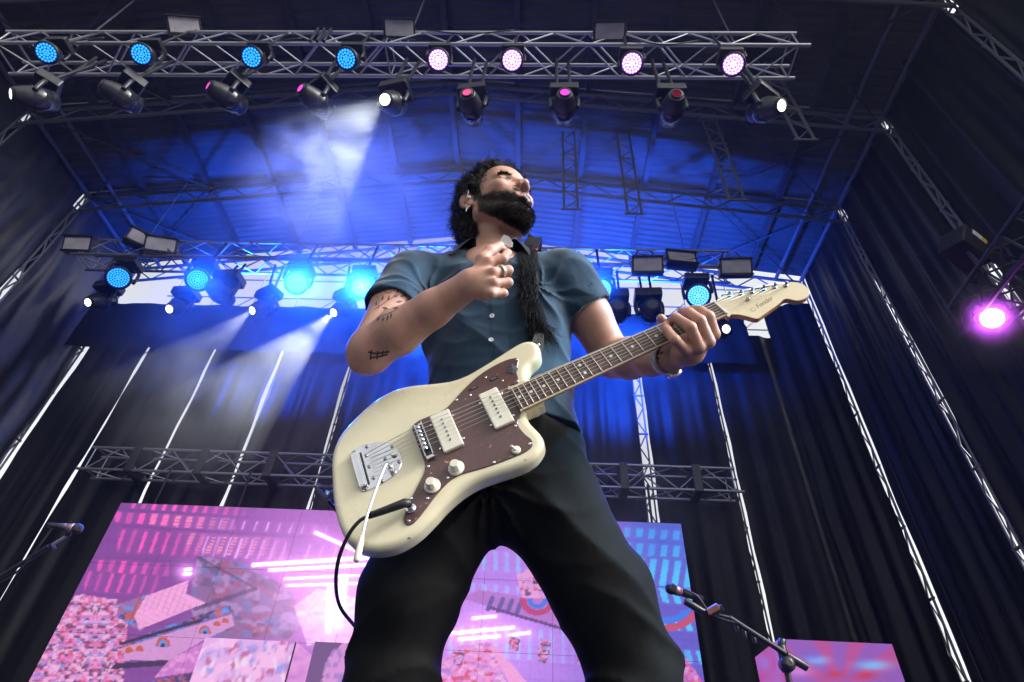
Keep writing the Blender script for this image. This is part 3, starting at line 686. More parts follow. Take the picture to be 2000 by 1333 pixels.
def art_b(u, v):
    c = np.zeros(u.shape + (3,)) + S(120, 84, 140); d = np.hypot(u - 690, (v - 1330) * .8); n = vnoise(u / 8, v / 10, 77)[:, None]
    a = (d < 58 + 8 * vnoise(u / 10, v / 10, 3))[:, None]; return np.where(a, S(222, 150, 220) * (1 - .5 * (n > .6)) + S(120, 140, 240) * .3 * (n > .6), c)
def art_c(u, v):
    c = np.zeros(u.shape + (3,)) + S(150, 92, 186); a = np.arctan2(v - 1345, u - 1640); st = .5 + .5 * np.sin(a * 9); r = np.hypot(u - 1640, v - 1345)
    m = np.clip((st - .45) * 5, 0, 1)[:, None]; m = m * .7; c = c * (1 - m) + S(196, 78, 142) * m
    for cx, cy, rx, ry, col in ((1595, 1290, 22, 7, S(130, 180, 255)), (1706, 1300, 30, 8, S(120, 190, 255)), (1560, 1312, 26, 9, S(205, 130, 220)), (1630, 1318, 20, 8, S(200, 60, 90)), (1690, 1320, 22, 8, S(200, 60, 90))):
        b = np.exp(-(((u - cx) / rx) ** 2 + ((v - cy) / ry) ** 2))[:, None]; c = c * (1 - b) + col * b
    b = np.exp(-((v - 1282) / 10) ** 2)[:, None] * .4 * (u < 1600)[:, None]; return c * (1 - b) + S(110, 100, 220) * b
def art_d(u, v):
    n = vnoise(u / 9, v / 24, 9)[:, None]; return S(190, 70, 150) * (1 - n) + S(150, 120, 220) * n
def art_e(u, v):
    n = vnoise(u / 14, v / 9, 19)[:, None]; return S(206, 130, 214) * (1 - n) + S(238, 170, 230) * n
A0, A1 = AY(402, 1246, 7.9), AY(577, 1255, 7.9); riser('pink and lilac LED riser standing before the video wall', A0[0], A1[0], 7.9, 8.6, A0[2], art_a, art_e, 1)
A0, A1 = AY(616, 1254, 7.9), AY(800, 1262, 7.9); riser('mauve LED riser half hidden behind the black trouser leg', A0[0], A1[0], 7.9, 8.6, A0[2], art_b, art_e, 1)
A0, A1 = AY(1521, 1246, 7.5), AY(1742, 1262, 7.5); riser('red and blue LED riser beyond the boom microphone', A0[0], A1[0], 7.5, 8.4, (A0[2] + A1[2]) / 2, art_c, art_d)

# ---- microphones on boom stands
MICG = mat('mic_grille', (.03, .03, .033), .35, .8, .3, 300, .6, 900); MICB = mat('mic_body', (.025, .02, .03), .32, .3, .2, 20); WOOD = mat('brown_clip', (.28, .12, .06), .5, 0, .3, 40)
PURPT = mat('mic_collar', (.30, .17, .24), .3, .5, .2, 20)
def mic(parent, head, tail, r=.025):
    d = _n(np.array(tail) - np.array(head)); H = orient(tuple(head), -d)
    lathe('grille', [(r * .3, r * .96), (r * .72, r * .72), (r * .97, r * .25), (r, 0), (r * .95, -r * .4), (r * .8, -r * .8)], MICG, parent, 20, H)
    lathe('collar', [(r * .86, -r * .75), (r * .9, -r * 1.0), (r * .72, -r * 2.0)], PURPT, parent, 20, H)
    lathe('body', [(r * .72, -r * 1.95), (r * .6, -r * 4), (r * .5, -r * 6)], MICB, parent, 20, H)
D = 2.6
hd = PT(1310, 1150, D); pv = PT(1530, 1282, D - .12); tl = PT(1576, 1304, D - .16)
ms = thing('microphone_stand', 'black boom microphone stand with a brown clip beyond the guitarist', 'microphone stand', (pv[0], pv[1], 0)); B0 = np.array(ms.location)
ax = _n(pv - hd); js = hd + ax * .085 + np.array([.0, 0, -.018])
mic(ms, hd - B0, hd + np.array([.1, .02, -.022]) - B0)
bar('mic_clip', js - B0 - ax * .02, js - B0 + ax * .07, .016, BLACKM, ms, 12)
mid = PT(1425, 1207, D - .06)
bar('boom_arm', js + ax * .05 - B0, mid - B0, .007, BLACKP, ms); bar('boom_tube', mid - B0, tl - B0, .0115, BLACKP, ms)
bar('counter_grip', tl - ax * .09 - B0, tl - B0, .017, BLACKM, ms, 12)
lathe('pivot_knob', [(.012, -.04), (.03, -.035), (.03, .0), (.028, .012), (.012, .02)], BLACKM, ms, 16, orient(pv - B0 + np.array([0, -.03, -.035]), (0, -1, 0)))
bar('pivot_block', pv - B0 + np.array([0, 0, -.06]), pv - B0 + np.array([0, 0, .04]), .02, BLACKM, ms, 12)
bar('wing_knob', pv - B0 + np.array([0, 0, .035]), pv - B0 + np.array([.012, 0, .065]), .017, BLACKM, ms, 8)
bar('upright_tube', (0, 0, .03), pv - B0 + np.array([0, 0, -.05]), .013, BLACKP, ms)
lathe('base_plate', [(.02, .05), (.14, .03), (.15, .012), (.15, 0)], BLACKP, ms, 28)
b = box('clip_block', (-.028, .028, -.012, .012, -.045, .045), WOOD, ms, .004); b.matrix_local = orient(PT(1392, 1190, D - .05) - B0, (-.2, -.9, -.3), (-.45, 0, .9))
b = box('clip_pad', (-.026, .026, -.012, .012, -.04, .04), BLACKM, ms, .004); b.matrix_local = orient(PT(1401, 1192, D - .03) - B0, (-.2, -.9, -.3), (-.45, 0, .9))
for u, v in ((1441, 1236), (1456, 1246), (1475, 1257)):
    k = PT(u, v, D - .07) - B0; bar('pick_holder', k, k + np.array([0, 0, .035]), .009, BLACKM, ms, 10)
p = spline([PT(1334, 1150, D), PT(1362, 1165, D - .02), PT(1385, 1195, D - .05), PT(1412, 1210, D - .07), PT(1450, 1222, D - .08), PT(1500, 1256, D - .1), PT(1528, 1285, D - .11), PT(1536, 1330, D - .11)], 30)
p = np.vstack([p, [(p[-1][0] + .01, p[-1][1], .5), (p[-1][0] + .05, p[-1][1], .02), (p[-1][0] + .9, p[-1][1] + .3, .01)]])
tag(tube('microphone_cable', p, .004, BLACKM, None, 6), 'thin black cable looping along the boom of the brown-clipped microphone stand', 'cable')
D = 2.9
hd = PT(152, 1033, D); t2 = PT(105, 1027, D)
ls = thing('microphone_stand', 'boom microphone stand before the crumpled side sheet with a blue tinted microphone', 'microphone stand', (PT(-140, 1230, D)[0], PT(-140, 1230, D)[1], 0)); B0 = np.array(ls.location)
MB2 = MICB; mic(ls, hd - B0, t2 - B0)
c0 = PT(132, 1046, D); c1 = PT(-20, 1140, D); c2 = PT(-140, 1215, D)
bar('mic_clip', PT(136, 1036, D) - B0, c0 - B0, .014, BLACKM, ls); bar('boom_arm', c0 - B0, c1 - B0, .007, ALU, ls); bar('boom_tube', PT(95, 1068, D) - B0, c2 - B0, .011, BLACKP, ls)
bar('tension_knob', PT(100, 1062, D) - B0, PT(104, 1075, D) - B0, .014, BLACKM, ls); bar('upright_tube', (0, 0, .03), c2 - B0, .013, BLACKP, ls)
lathe('base_plate', [(.02, .05), (.14, .03), (.15, .012), (.15, 0)], BLACKP, ls, 28)
p = spline([t2, PT(70, 1075, D - .05), PT(30, 1120, D - .05), PT(-20, 1150, D), PT(-120, 1215, D)], 24); p = np.vstack([p, [(p[-1][0], p[-1][1] - .05, .5), (p[-1][0], p[-1][1] - .1, .01)]])
tag(tube('microphone_cable', p, .004, BLACKM, None, 6), 'thin black cable hanging from the blue tinted microphone', 'cable')
# ================================================================== implicit surfaces -> quads (sparse surface nets)
class Sdf:
    """list of primitives blended in order; each has a bounding ball so far ones are skipped"""
    def __init__(s): s.prims = []; s.post = None
    def add(s, fn, c, r, k=.01, op='+'): s.prims.append((fn, np.array(c, float), r, k, op)); return s
    def cone(s, a, b, ra, rb, k=.01, op='+'):
        a = np.array(a, float); b = np.array(b, float); ba = b - a; l2 = ba.dot(ba); rr = ra - rb
        def fn(p):
            pa = p - a; t = np.clip(pa @ ba / l2, 0, 1); return np.linalg.norm(pa - t[:, None] * ba, axis=1) - (ra - rr * t)
        return s.add(fn, (a + b) / 2, np.linalg.norm(ba) / 2 + max(ra, rb), k, op)
    def ell(s, c, r, Rm=None, k=.01, op='+'):
        c = np.array(c, float); r = np.array(r, float); Rm = np.eye(3) if Rm is None else np.asarray(Rm, float)   # columns of Rm: local axes
        def fn(p):
            q = (p - c) @ Rm; k0 = np.linalg.norm(q / r, axis=1); k1 = np.linalg.norm(q / (r * r), axis=1) + 1e-9
            return np.where(k0 < .3, (k0 - 1) * r.min(), k0 * (k0 - 1) / k1)
        return s.add(fn, c, r.max(), k, op)
    def path(s, pts, rad, k=.01, op='+'):
        for i in range(len(pts) - 1): s.cone(pts[i], pts[i + 1], rad[i], rad[i + 1], k, op)
        return s
    def __call__(s, p, cc=None, cr=None):
        d = np.full(len(p), .2)
        for fn, c, r, k, op in s.prims:
            if cc is not None and np.linalg.norm(c - cc) - r - cr > .06: continue
            e = fn(p)
            if op == '+':
                h = np.clip(.5 + .5 * (d - e) / k, 0, 1); d = d + (e - d) * h - k * h * (1 - h)
            else:
                h = np.clip(.5 - .5 * (d + e) / k, 0, 1); d = d + (-e - d) * h + k * h * (1 - h)
        if s.post is not None: d = s.post(p, d)
        return d
def sdf_mesh(f, lo, hi, h, blk=8, slack=.006):
    lo = np.array(lo, float); hi = np.array(hi, float); Hb = blk * h
    nb = np.ceil((hi - lo) / Hb).astype(int); G = np.stack(np.meshgrid(*[np.arange(n) for n in nb], indexing='ij'), -1).reshape(-1, 3)
    # two-stage search for the blocks that hold surface
    big = 4; gb = np.unique(G // big, axis=0); cb = lo + (gb + .5) * Hb * big
    keep = gb[np.abs(f(cb)) < Hb * big * .87 + slack + .02]
    key = set(map(tuple, keep)); G = np.array([g for g in G if tuple(g // big) in key]) if len(keep) else G[:0]
    cen = lo + (G + .5) * Hb; act = []
    for i in range(0, len(G), 4000): act.append(np.abs(f(cen[i:i + 4000])) < Hb * .87 + slack)
    G = G[np.concatenate(act)]
    N = nb * blk + 1; off = np.stack(np.meshgrid(*[np.arange(blk + 1)] * 3, indexing='ij'), -1).reshape(-1, 3)
    cid = lambda c: (c[..., 0] * N[1] + c[..., 1]) * N[2] + c[..., 2]
    VID = []; VP = []; EQ = []
    order = np.lexsort((G[:, 2] // 4, G[:, 1] // 4, G[:, 0] // 4)); G = G[order]
    for i in range(0, len(G), 32):
        g = G[i:i + 32]; gp = (g * blk)[:, None, :] + off[None]; P_ = lo + gp * h
        ce = P_.reshape(-1, 3).mean(0); cr = np.linalg.norm(P_.reshape(-1, 3) - ce, axis=1).max()
        F = f(P_.reshape(-1, 3), ce, cr).reshape(len(g), blk + 1, blk + 1, blk + 1)
        neg = F < 0
        corner = [(a, b, c) for a in (0, 1) for b in (0, 1) for c in (0, 1)]
        sl = lambda A, a, b, c: A[:, a:a + blk, b:b + blk, c:c + blk]
        cnt = sum(sl(neg, *c).astype(np.int8) for c in corner); mask = (cnt > 0) & (cnt < 8)
        if not mask.any(): continue
        acc = np.zeros(mask.shape + (3,)); num = np.zeros(mask.shape)
        for ax in range(3):
            for b in (0, 1):
                for c in (0, 1):
                    o0 = [0, 0, 0]; o0[(ax + 1) % 3] = b; o0[(ax + 2) % 3] = c; o1 = list(o0); o1[ax] = 1
                    f0 = sl(F, *o0); f1 = sl(F, *o1); m = (f0 < 0) != (f1 < 0)
                    t = np.where(m, f0 / np.where(m, f0 - f1, 1), 0); q = np.zeros(mask.shape + (3,)) + np.array(o0); q[..., ax] = t
                    acc += q * m[..., None]; num += m
        B, I, J, K = np.nonzero(mask); cell = g[B] * blk + np.stack([I, J, K], -1)
        VP.append(lo + (cell + acc[mask] / num[mask][:, None]) * h); VID.append(cid(cell))
        for ax in range(3):
            s0 = [slice(None), slice(0, blk), slice(0, blk), slice(0, blk)]; s1 = list(s0); s1[ax + 1] = slice(1, blk + 1)
            a0 = neg[tuple(s0)]; a1 = neg[tuple(s1)]; B, I, J, K = np.nonzero(a0 != a1)
            if len(B) == 0: continue
            cell = g[B] * blk + np.stack([I, J, K], -1); b = np.zeros(3, int); c = np.zeros(3, int); b[(ax + 1) % 3] = 1; c[(ax + 2) % 3] = 1
            qd = np.stack([cid(cell - b - c), cid(cell - c), cid(cell), cid(cell - b)], -1)
            fl = ~a0[B, I, J, K]; qd[fl] = qd[fl][:, ::-1]; EQ.append(qd)
    VID = np.concatenate(VID); VP = np.concatenate(VP); EQ = np.concatenate(EQ)
    o = np.argsort(VID); VID = VID[o]; VP = VP[o]
    ix = np.searchsorted(VID, EQ); ix = np.clip(ix, 0, len(VID) - 1); ok = (VID[ix] == EQ).all(1)
    return VP, ix[ok]
def relax(V, Q, n=2, w=.5):
    """a few rounds of Laplacian smoothing"""
    V = V.copy(); a = np.concatenate([Q[:, i] for i in range(4)]); b = np.concatenate([Q[:, (i + 1) % 4] for i in range(4)])
    for _ in range(n):
        s = np.zeros_like(V); c = np.zeros(len(V))
        for i in range(3): s[:, i] = np.bincount(a, V[b, i], len(V)) + np.bincount(b, V[a, i], len(V))
        c = np.bincount(a, minlength=len(V)) + np.bincount(b, minlength=len(V)); V += w * (s / np.maximum(c, 1)[:, None] - V) * (c > 0)[:, None]
    return V
def closed_spline(pts, n):
    p = np.asarray(pts, float); k = len(p); out = []
    for t in np.linspace(0, k, n, endpoint=False):
        i = int(t); f = t - i; a, b, c, d = p[(i - 1) % k], p[i % k], p[(i + 1) % k], p[(i + 2) % k]
        out.append(.5 * (2 * b + (-a + c) * f + (2 * a - 5 * b + 4 * c - d) * f * f + (-a + 3 * b - 3 * c + d) * f ** 3))
    return np.array(out)
def poly_sd(p, poly):
    """signed distance to a polygon, 2-D"""
    d = np.full(len(p), 1e9); inside = np.zeros(len(p), bool); n = len(poly)
    for i in range(n):
        a = poly[i]; b = poly[(i + 1) % n]; e = b - a; w = p - a; t = np.clip(w @ e / (e @ e + 1e-12), 0, 1)
        d = np.minimum(d, ((w - t[:, None] * e) ** 2).sum(1))
        c = (a[1] > p[:, 1]) != (b[1] > p[:, 1]); inside ^= c & (p[:, 0] < e[0] * (p[:, 1] - a[1]) / (e[1] + 1e-12) + a[0])
    d = np.sqrt(d); return np.where(inside, -d, d)
# ================================================================== the guitar (local x: towards the head, y: bass side, z: out of the face)
GR_ = np.array([[.8903, -.4286, -.1535], [-.1176, .1082, -.9872], [.4398, .8970, .0459]]); GT = np.array([-.2060, .9330, .8540])
def _orth(A):
    x = _n(A[:, 0]); y = _n(A[:, 1] - x * A[:, 1].dot(x)); return np.c_[x, y, np.cross(x, y)]
GR_ = _orth(GR_)
def GW_(p): return GR_ @ np.asarray(p, float) + GT
GM4 = Matrix.Identity(4)
for i in range(3):
    for j in range(3): GM4[i][j] = GR_[i][j]
    GM4[i][3] = GT[i]
guitar = bpy.data.objects.new('electric_guitar', None); COL.objects.link(guitar); guitar.matrix_world = GM4
tag(guitar, 'cream electric guitar with brown pickguard held across the hips of the guitarist', 'guitar')
CREAM = mat('aged_cream_lacquer', (.68, .62, .42), .28, 0, .05, 5, 0, 60, .06, coat=.5)
MAPLE = mat('tinted_maple', (.50, .25, .085), .38, 0, .15, 30, 0, 60, .08, coat=.3)
ROSE = mat('rosewood', (.085, .045, .034), .5, 0, .35, 60, .2, 300)
PICK = bpy.data.materials.new('brown_tortoise_plastic')
def tort():
    m = PICK; m.use_nodes = True; t = m.node_tree; b = t.nodes['Principled BSDF']; b.inputs['Roughness'].default_value = .3; b.inputs['Coat Weight'].default_value = .15
    tc = t.nodes.new('ShaderNodeTexCoord'); v = t.nodes.new('ShaderNodeTexNoise'); v.inputs['Scale'].default_value = 95; v.inputs['Detail'].default_value = 2
    t.links.new(tc.outputs['Object'], v.inputs['Vector']); r = t.nodes.new('ShaderNodeValToRGB')
    e = r.color_ramp.elements; e[0].position = .0; e[0].color = (.078, .040, .038, 1); e[1].position = .68; e[1].color = (.105, .056, .052, 1)
    x = e.new(.735); x.color = (.42, .24, .17, 1)
    t.links.new(v.outputs['Fac'], r.inputs[0]); t.links.new(r.outputs[0], b.inputs['Base Color'])
tort()
CHROME = mat('worn_chrome', (.78, .78, .8), .16, 1.0, .08, 40, 0, 60, .08); CHROMED = mat('dark_chrome', (.25, .25, .26), .25, 1.0, .2, 40)
AGEDW = mat('aged_white_plastic', (.70, .67, .54), .35, 0, .05, 20); IVORY = mat('fret_dot', (.75, .72, .66), .3, 0, .1, 60); NICKEL = mat('nickel_wire', (.66, .62, .54), .35, .5, .1, 50)
RUBBER = mat('black_rubber', (.012, .012, .013), .45, 0, .2, 30); GREY = mat('sticky_grey_tape', (.05, .055, .06), .6, 0, .3, 60)
MM = lambda l: np.array(l, float) / 1000.0
BODY = MM([(234,36),(236,50),(242,66),(253,76),(270,83),(283,93),(291,114),(288,133),(276,144),(256,147),(229,142),(196,135),(161,128),(126,123),(95,126),(60,139),(18,158),(-18,171),(-54,174),(-87,165),(-122,145),(-150,121),(-165,95),(-175,63),(-182,23),(-187,-16),(-189,-47),(-188,-78),(-184,-105),(-173,-132),(-150,-153),(-125,-164),(-100,-168),(-69,-164),(-38,-152),(-10,-138),(19,-127),(42,-122),(66,-121),(93,-124),(120,-128),(148,-130),(172,-126),(190,-115),(199,-103),(201,-88),(198,-70),(194,-51),(195,-35),(200,-24),(226,-24),(230,30)])
PGO = MM([(236,105),(234,93),(222,74),(216,50),(210,42),(190,40),(188,-24),(176,-40),(171,-52),(174,-74),(180,-92),(177,-104),(162,-110),(135,-110),(101,-107),(68,-102),(42,-97),(21,-98),(1,-106),(-20,-118),(-41,-132),(-57,-142),(-69,-146),(-77,-142),(-79,-133),(-74,-121),(-59,-102),(-39,-81),(-20,-60),(-13,-42),(-13,-15),(-13,26),(-12,48),(2,57),(25,57),(62,58),(106,83),(144,101),(180,110),(214,112)])
HSO = MM([(651,24),(659,22),(664,27),(675,31),(685,31),(696,27),(729,16),(748,10),(773,3),(797,-3),(814,-8),(824,-14),(830,-22),(832,-34),(830,-46),(825,-54),(815,-60),(803,-62),(792,-60),(786,-55),(782,-49),(777,-44),(770,-43),(760,-46),(744,-50),(728,-53),(708,-57),(697,-59),(690,-55),(682,-43),(676,-35),(669,-28),(660,-23),(651,-22)])
body_s = closed_spline(BODY, 260); ZF, ZBK = -.014, -.056
def body_f(p, cc=None, cr=None):
    d2 = poly_sd(p[:, :2], body_s); h = np.abs(p[:, 2] - (ZF + ZBK) / 2) - (ZF - ZBK) / 2; r = .0125
    q = np.c_[d2 + r, h + r]; d = np.minimum(q.max(1), 0) + np.linalg.norm(np.maximum(q, 0), axis=1) - r
    # forearm contour on the bass bout: a slanting plane shaves the edge
    nrm = _n(np.array([-.16, .30, .94])); pl = (p - np.array([-.075, .118, ZF])) @ nrm
    k = .012; hh = np.clip(.5 - .5 * (pl - d) / k, 0, 1); m = d * hh + pl * (1 - hh) + k * hh * (1 - hh)
    return np.where(p[:, 0] < .06, m, np.where(p[:, 0] < .1, d + (m - d) * (.1 - p[:, 0]) / .04, d))
V, Q = sdf_mesh(body_f, (-.20, -.18, -.066), (.305, .186, -.004), .0025)
V = relax(V, Q, 3, .4); gb = link('body', npmesh('body', V, Q, CREAM), guitar)
def plate(name, outline, z0, z1, m, n=160, bev=.0012, parent=guitar, smooth_n=None, spl=True):
    o = closed_spline(outline, n) if spl else np.asarray(outline, float)
    c = o.mean(0); ins = []
    T = np.roll(o, -1, 0) - np.roll(o, 1, 0); N_ = np.c_[T[:, 1], -T[:, 0]]; N_ /= np.linalg.norm(N_, axis=1)[:, None] + 1e-12
    a = .5 * np.sum(o[:, 0] * np.roll(o[:, 1], -1) - np.roll(o[:, 0], -1) * o[:, 1])
    if a < 0: o = o[::-1]; N_ = -N_[::-1] * 1; N_ = N_
    if a < 0:
        T = np.roll(o, -1, 0) - np.roll(o, 1, 0); N_ = np.c_[T[:, 1], -T[:, 0]]; N_ /= np.linalg.norm(N_, axis=1)[:, None] + 1e-12
    k = len(o); V = [(x, y, z0) for x, y in o] + [(x, y, z1 - bev) for x, y in o] + [(x, y, z1) for x, y in o - N_ * bev]
    Fc = [(r * k + i, r * k + (i + 1) % k, (r + 1) * k + (i + 1) % k, (r + 1) * k + i) for r in range(2) for i in range(k)]
    Fc += [tuple(range(2 * k, 3 * k)), tuple(reversed(range(k)))]
    return link(name, mesh(name, V, Fc, m), parent)
pgd = plate('pickguard', PGO, -.0142, -.0118, PICK, 200, .001)
WHT2 = mat('pickguard_white_edge', (.5, .42, .38), .4)
GH = link('headstock', None or npmesh('headstock', *sdf_mesh(lambda p, cc=None, cr=None: (lambda d2, h: np.minimum(np.maximum(d2 + .0025, h + .0025), 0) + np.linalg.norm(np.maximum(np.c_[d2 + .0025, h + .0025], 0), axis=1) - .0025)(poly_sd(p[:, :2], closed_spline(HSO, 160)), np.abs(p[:, 2] + .0145) - .0068), (.64, -.07, -.026), (.845, .04, -.004), .0018), MAPLE), guitar)
FACE = mat('cream_headstock_face', (.66, .56, .36), .35, 0, .06, 20, 0, 60, .06, coat=.3)
hs_in = closed_spline(HSO, 160); plate('headstock_face', hs_in - 0.0, -.0079, -.0074, FACE, 160, .0004, GH, spl=False)
# neck and fingerboard
def neck_w(x): return .021 + (.0285 - .021) * (.648 - x) / .462
V = []; Fc = []; nx = 24; na = 12
for i in range(nx + 1):
    x = .205 + (.652 - .205) * i / nx; w = neck_w(x); dp = .0215 + .002 * (1 - i / nx)
    for k in range(na + 1):
        a = math.pi * k / na; V.append((x, w * math.cos(a), -.005 - (dp - .005) * math.sin(a) ** .8))
for i in range(nx):
    for k in range(na): b = i * (na + 1) + k; Fc.append((b, b + 1, b + na + 2, b + na + 1))
Fc += [tuple(range(na + 1)), tuple(reversed(range(nx * (na + 1), (nx + 1) * (na + 1)))), ]
nk = link('neck', mesh('neck', V, Fc, MAPLE, True), guitar)
V = []; Fc = []; nw = 8
for i in range(nx + 1):
    x = .186 + (.648 - .186) * i / nx; w = neck_w(x)
    for k in range(nw + 1):
        y = -w + 2 * w * k / nw; V.append((x, y, -.0005 - 2.2 * y * y))
    V += [(x, w, -.0062), (x, -w, -.0062)]
s = nw + 3
for i in range(nx):
    for k in range(s): b = i * s; Fc.append((b + k, b + (k + 1) % s, b + s + (k + 1) % s, b + s + k))
Fc += [tuple(reversed(range(s))), tuple(range(nx * s, (nx + 1) * s))]
fb = link('fingerboard', mesh('fingerboard', V, Fc, ROSE), guitar)
BIND = mat('cream_neck_binding', (.60, .50, .33), .4)
for sgn in (-1, 1): bar('binding', (.186, sgn * (neck_w(.186) + .0003), -.0035), (.648, sgn * (neck_w(.648) + .0003), -.0032), .0021, BIND, nk, 8)
box('heel_block', (.19, .238, -.026, .026, -.05, -.0165), CREAM, guitar, .006)
for f in range(1, 22):
    x = .648 * 2 ** (-f / 12); w = neck_w(x) - .0006
    tube('fret', [(x, y, .0002 - 2.2 * y * y) for y in np.linspace(-w, w, 7)], .0011, NICKEL, fb, 6)
for f in (3, 5, 7, 9, 12, 15, 17, 19, 21):
    x = (.648 * 2 ** (-f / 12) + .648 * 2 ** (-(f - 1) / 12)) / 2
    for y in ((-.011, .011) if f == 12 else (0,)):
        lathe('inlay_dot', [(.0033, -.002), (.0033, .0)], IVORY, fb, 14, Matrix.Translation((x, y, -.0001 - 2.2 * y * y)), False)
box('nut', (.648, .6525, -.0215, .0215, -.008, .0022), IVORY, nk, .0006)
# strings, tuners
ys_b = np.linspace(.026, -.026, 6); ys_n = np.linspace(.0175, -.0175, 6)
TUN = MM([(690,23),(712,15),(734,8),(758,2),(780,-5),(801,-13)])
for i in range(6):
    r = (.0006, .00054, .00048, .00042, .00036, .0003)[i] * 1.0
    pt = [(-.106, ys_b[i] * .85 + .006, -.004), (-.001, ys_b[i] + .003, .0085), (.02, ys_b[i] * .99 + .0025, .0082), (.65, ys_n[i], .0030), (TUN[i][0] + .0, TUN[i][1] - .003, -.0015)]
    if i > 2: pt.insert(4, (.713, ys_n[i] * .55 - .005, -.002))
    V, Fc = tube_data(np.array(pt), r, 5); link('string', mesh('string', V, Fc, NICKEL, True), guitar)
    tp = thing_part = lathe('tuning_post', [(.0048, -.008), (.0048, -.0062), (.003, -.0058), (.003, .0045), (.0022, .0052)], CHROMED, guitar, 14, Matrix.Translation((TUN[i][0], TUN[i][1], 0)))
    dirn = _n(np.array([.35, .94, 0])); bs = np.array([TUN[i][0], TUN[i][1], -.026])
    bar('tuner_shaft', bs, bs + dirn * .018, .0025, CHROMED, tp if False else guitar, 8)
    b = box('tuner_button', (-.0085, .0085, -.003, .003, -.006, .006), CHROME, guitar, .0025); b.matrix_local = Matrix.Translation(Vector(bs + dirn * .024)) @ Matrix.Rotation(-.35, 4, 'Z')
    b = box('tuner_housing', (-.008, .008, -.007, .007, -.005, .004), CHROMED, guitar, .002); b.location = (TUN[i][0], TUN[i][1], -.026)
lathe('string_guide', [(.004, -.0075), (.004, -.003), (.0025, -.001)], CHROMED, GH, 12, Matrix.Translation((.713, -.006, 0)))
# pickups: rectangular soft-cornered covers with six pole screws
def pickup(x0, x1, yc, hl):
    t = box('pickup', (x0, x1, yc - hl, yc + hl, -.0125, -.004), AGEDW, guitar, .0028)
    xm = (x0 + x1) / 2
    for k in range(6): lathe('pole_screw', [(.0026, -.0045), (.0026, -.0032), (.0018, -.0028)], CHROMED, t, 12, Matrix.Translation((xm, yc + .026 - .0104 * k, 0)))
    for sx, sy in ((x0 - .003, 1), (x1 + .003, -1), (x0 - .003, -1), (x1 + .003, 1)):
        lathe('mount_screw', [(.0026, -.0118), (.0026, -.0103), (.0015, -.0098)], CHROME, t, 12, Matrix.Translation((sx, yc + sy * .03, 0)))
pickup(.129, .169, .004, .046); pickup(.026, .066, .003, .046)
# bridge
br = box('bridge', (-.0075, .0095, -.042, .045, -.0105, -.0035), CHROME, guitar, .0025)
box('bridge_slot', (-.0048, .0068, -.036, .039, -.0034, -.003), GREY, br)
for k in range(6):
    y = ys_b[k] + .003; bar('saddle', (-.001, y - .0042, .0035), (-.001, y + .0042, .0035), .0042, CHROME, br, 12); bar('saddle_screw', (.001, y, .001), (.0085, y, .001), .0011, CHROMED, br, 6)
for s_ in (-1, 1): box('bridge_wall', (-.007 if s_ < 0 else .0075, -.0055 if s_ < 0 else .009, -.04, .043, -.0036, .0025), CHROME, br, .0005)
# vibrato tailpiece plate with its arm
TREM = MM([(-132,52),(-118,58),(-95,54),(-75,46),(-58,32),(-49,10),(-50,-15),(-62,-33),(-85,-42),(-112,-45),(-130,-43),(-135,-34),(-137,5),(-137,42)])
tr = plate('vibrato_plate', TREM, -.0139, -.0122, CHROME, 90, .0006)
box('string_anchor', (-.1345, -.1215, -.036, .044, -.012, -.0045), CHROME, tr, .002); box('anchor_slot', (-.1205, -.1165, -.034, .042, -.0121, -.0116), RUBBER, tr)
for x, y in MM([(-129,49),(-104,49),(-59,24),(-56,-15),(-78,4),(-110,3),(-108,-25),(-126,-39),(-95,-39),(-110,30)]):
    lathe('plate_screw', [(.0034, -.0122), (.0034, -.0108), (.002, -.0102)], CHROMED, tr, 12, Matrix.Translation((x, y, 0)))
lathe('lock_button', [(.0062, -.0122), (.0062, -.0075), (.0055, -.0065)], AGEDW, tr, 18, Matrix.Translation((-.06, .006, 0)))
lathe('arm_collet', [(.006, -.0122), (.006, .004), (.0045, .0055)], CHROME, tr, 18, Matrix.Translation((-.072, -.028, 0)))
ap = spline([(-.072, -.028, -.004), (-.0725, -.0285, .013), (-.079, -.038, .0195), (-.105, -.075, .0185), (-.128, -.112, .018), (-.146, -.15, .019)], 26)
arm = tube('vibrato_arm', ap, .0027, CHROME, guitar, 10)
e = ap[-1]; d = _n(ap[-1] - ap[-2]); tube('arm_tip', [e - d * .005, e + d * .004, e + d * .02, e + d * .036, e + d * .039], [.003, .0048, .0055, .0058, .003], AGEDW, arm, 12)
# knobs, switch, jack, screws
def knob(x, y):
    T = Matrix.Translation((x, y, 0)); t = lathe('control_knob', [(.0145, -.0118), (.0148, -.0085), (.0140, -.0078), (.0088, -.0065), (.0082, .006), (.0072, .0078)], AGEDW, guitar, 40, T)
    V = []; Fc = []
    for k in range(10):
        a = 2 * math.pi * k / 11 + .4; c_, s_ = math.cos(a), math.sin(a); b = len(V)
        for rr, tt in ((.0108, -.0006), (.0134, -.0006), (.0134, .0006), (.0108, .0006)): V.append((rr * c_ - tt * s_, rr * s_ + tt * c_, -.0068 - (rr - .0088) * .25))
        Fc.append((b, b + 1, b + 2, b + 3))
    link('dial_mark', mesh('dial_mark', V, Fc, RUBBER), t)
    for k in range(20):
        a = 2 * math.pi * k / 20; 
        if k % 2 == 0: bar('knob_ridge', (.0084 * math.cos(a), .0084 * math.sin(a), -.0062), (.0079 * math.cos(a), .0079 * math.sin(a), .0058), .0009, AGEDW, t, 5)
knob(.036, -.082); knob(-.014, -.095)
sw = lathe('selector_switch', [(.0085, -.0118), (.0085, -.0098), (.006, -.0085)], AGEDW, guitar, 18, Matrix.Translation((.146, -.1, 0)))
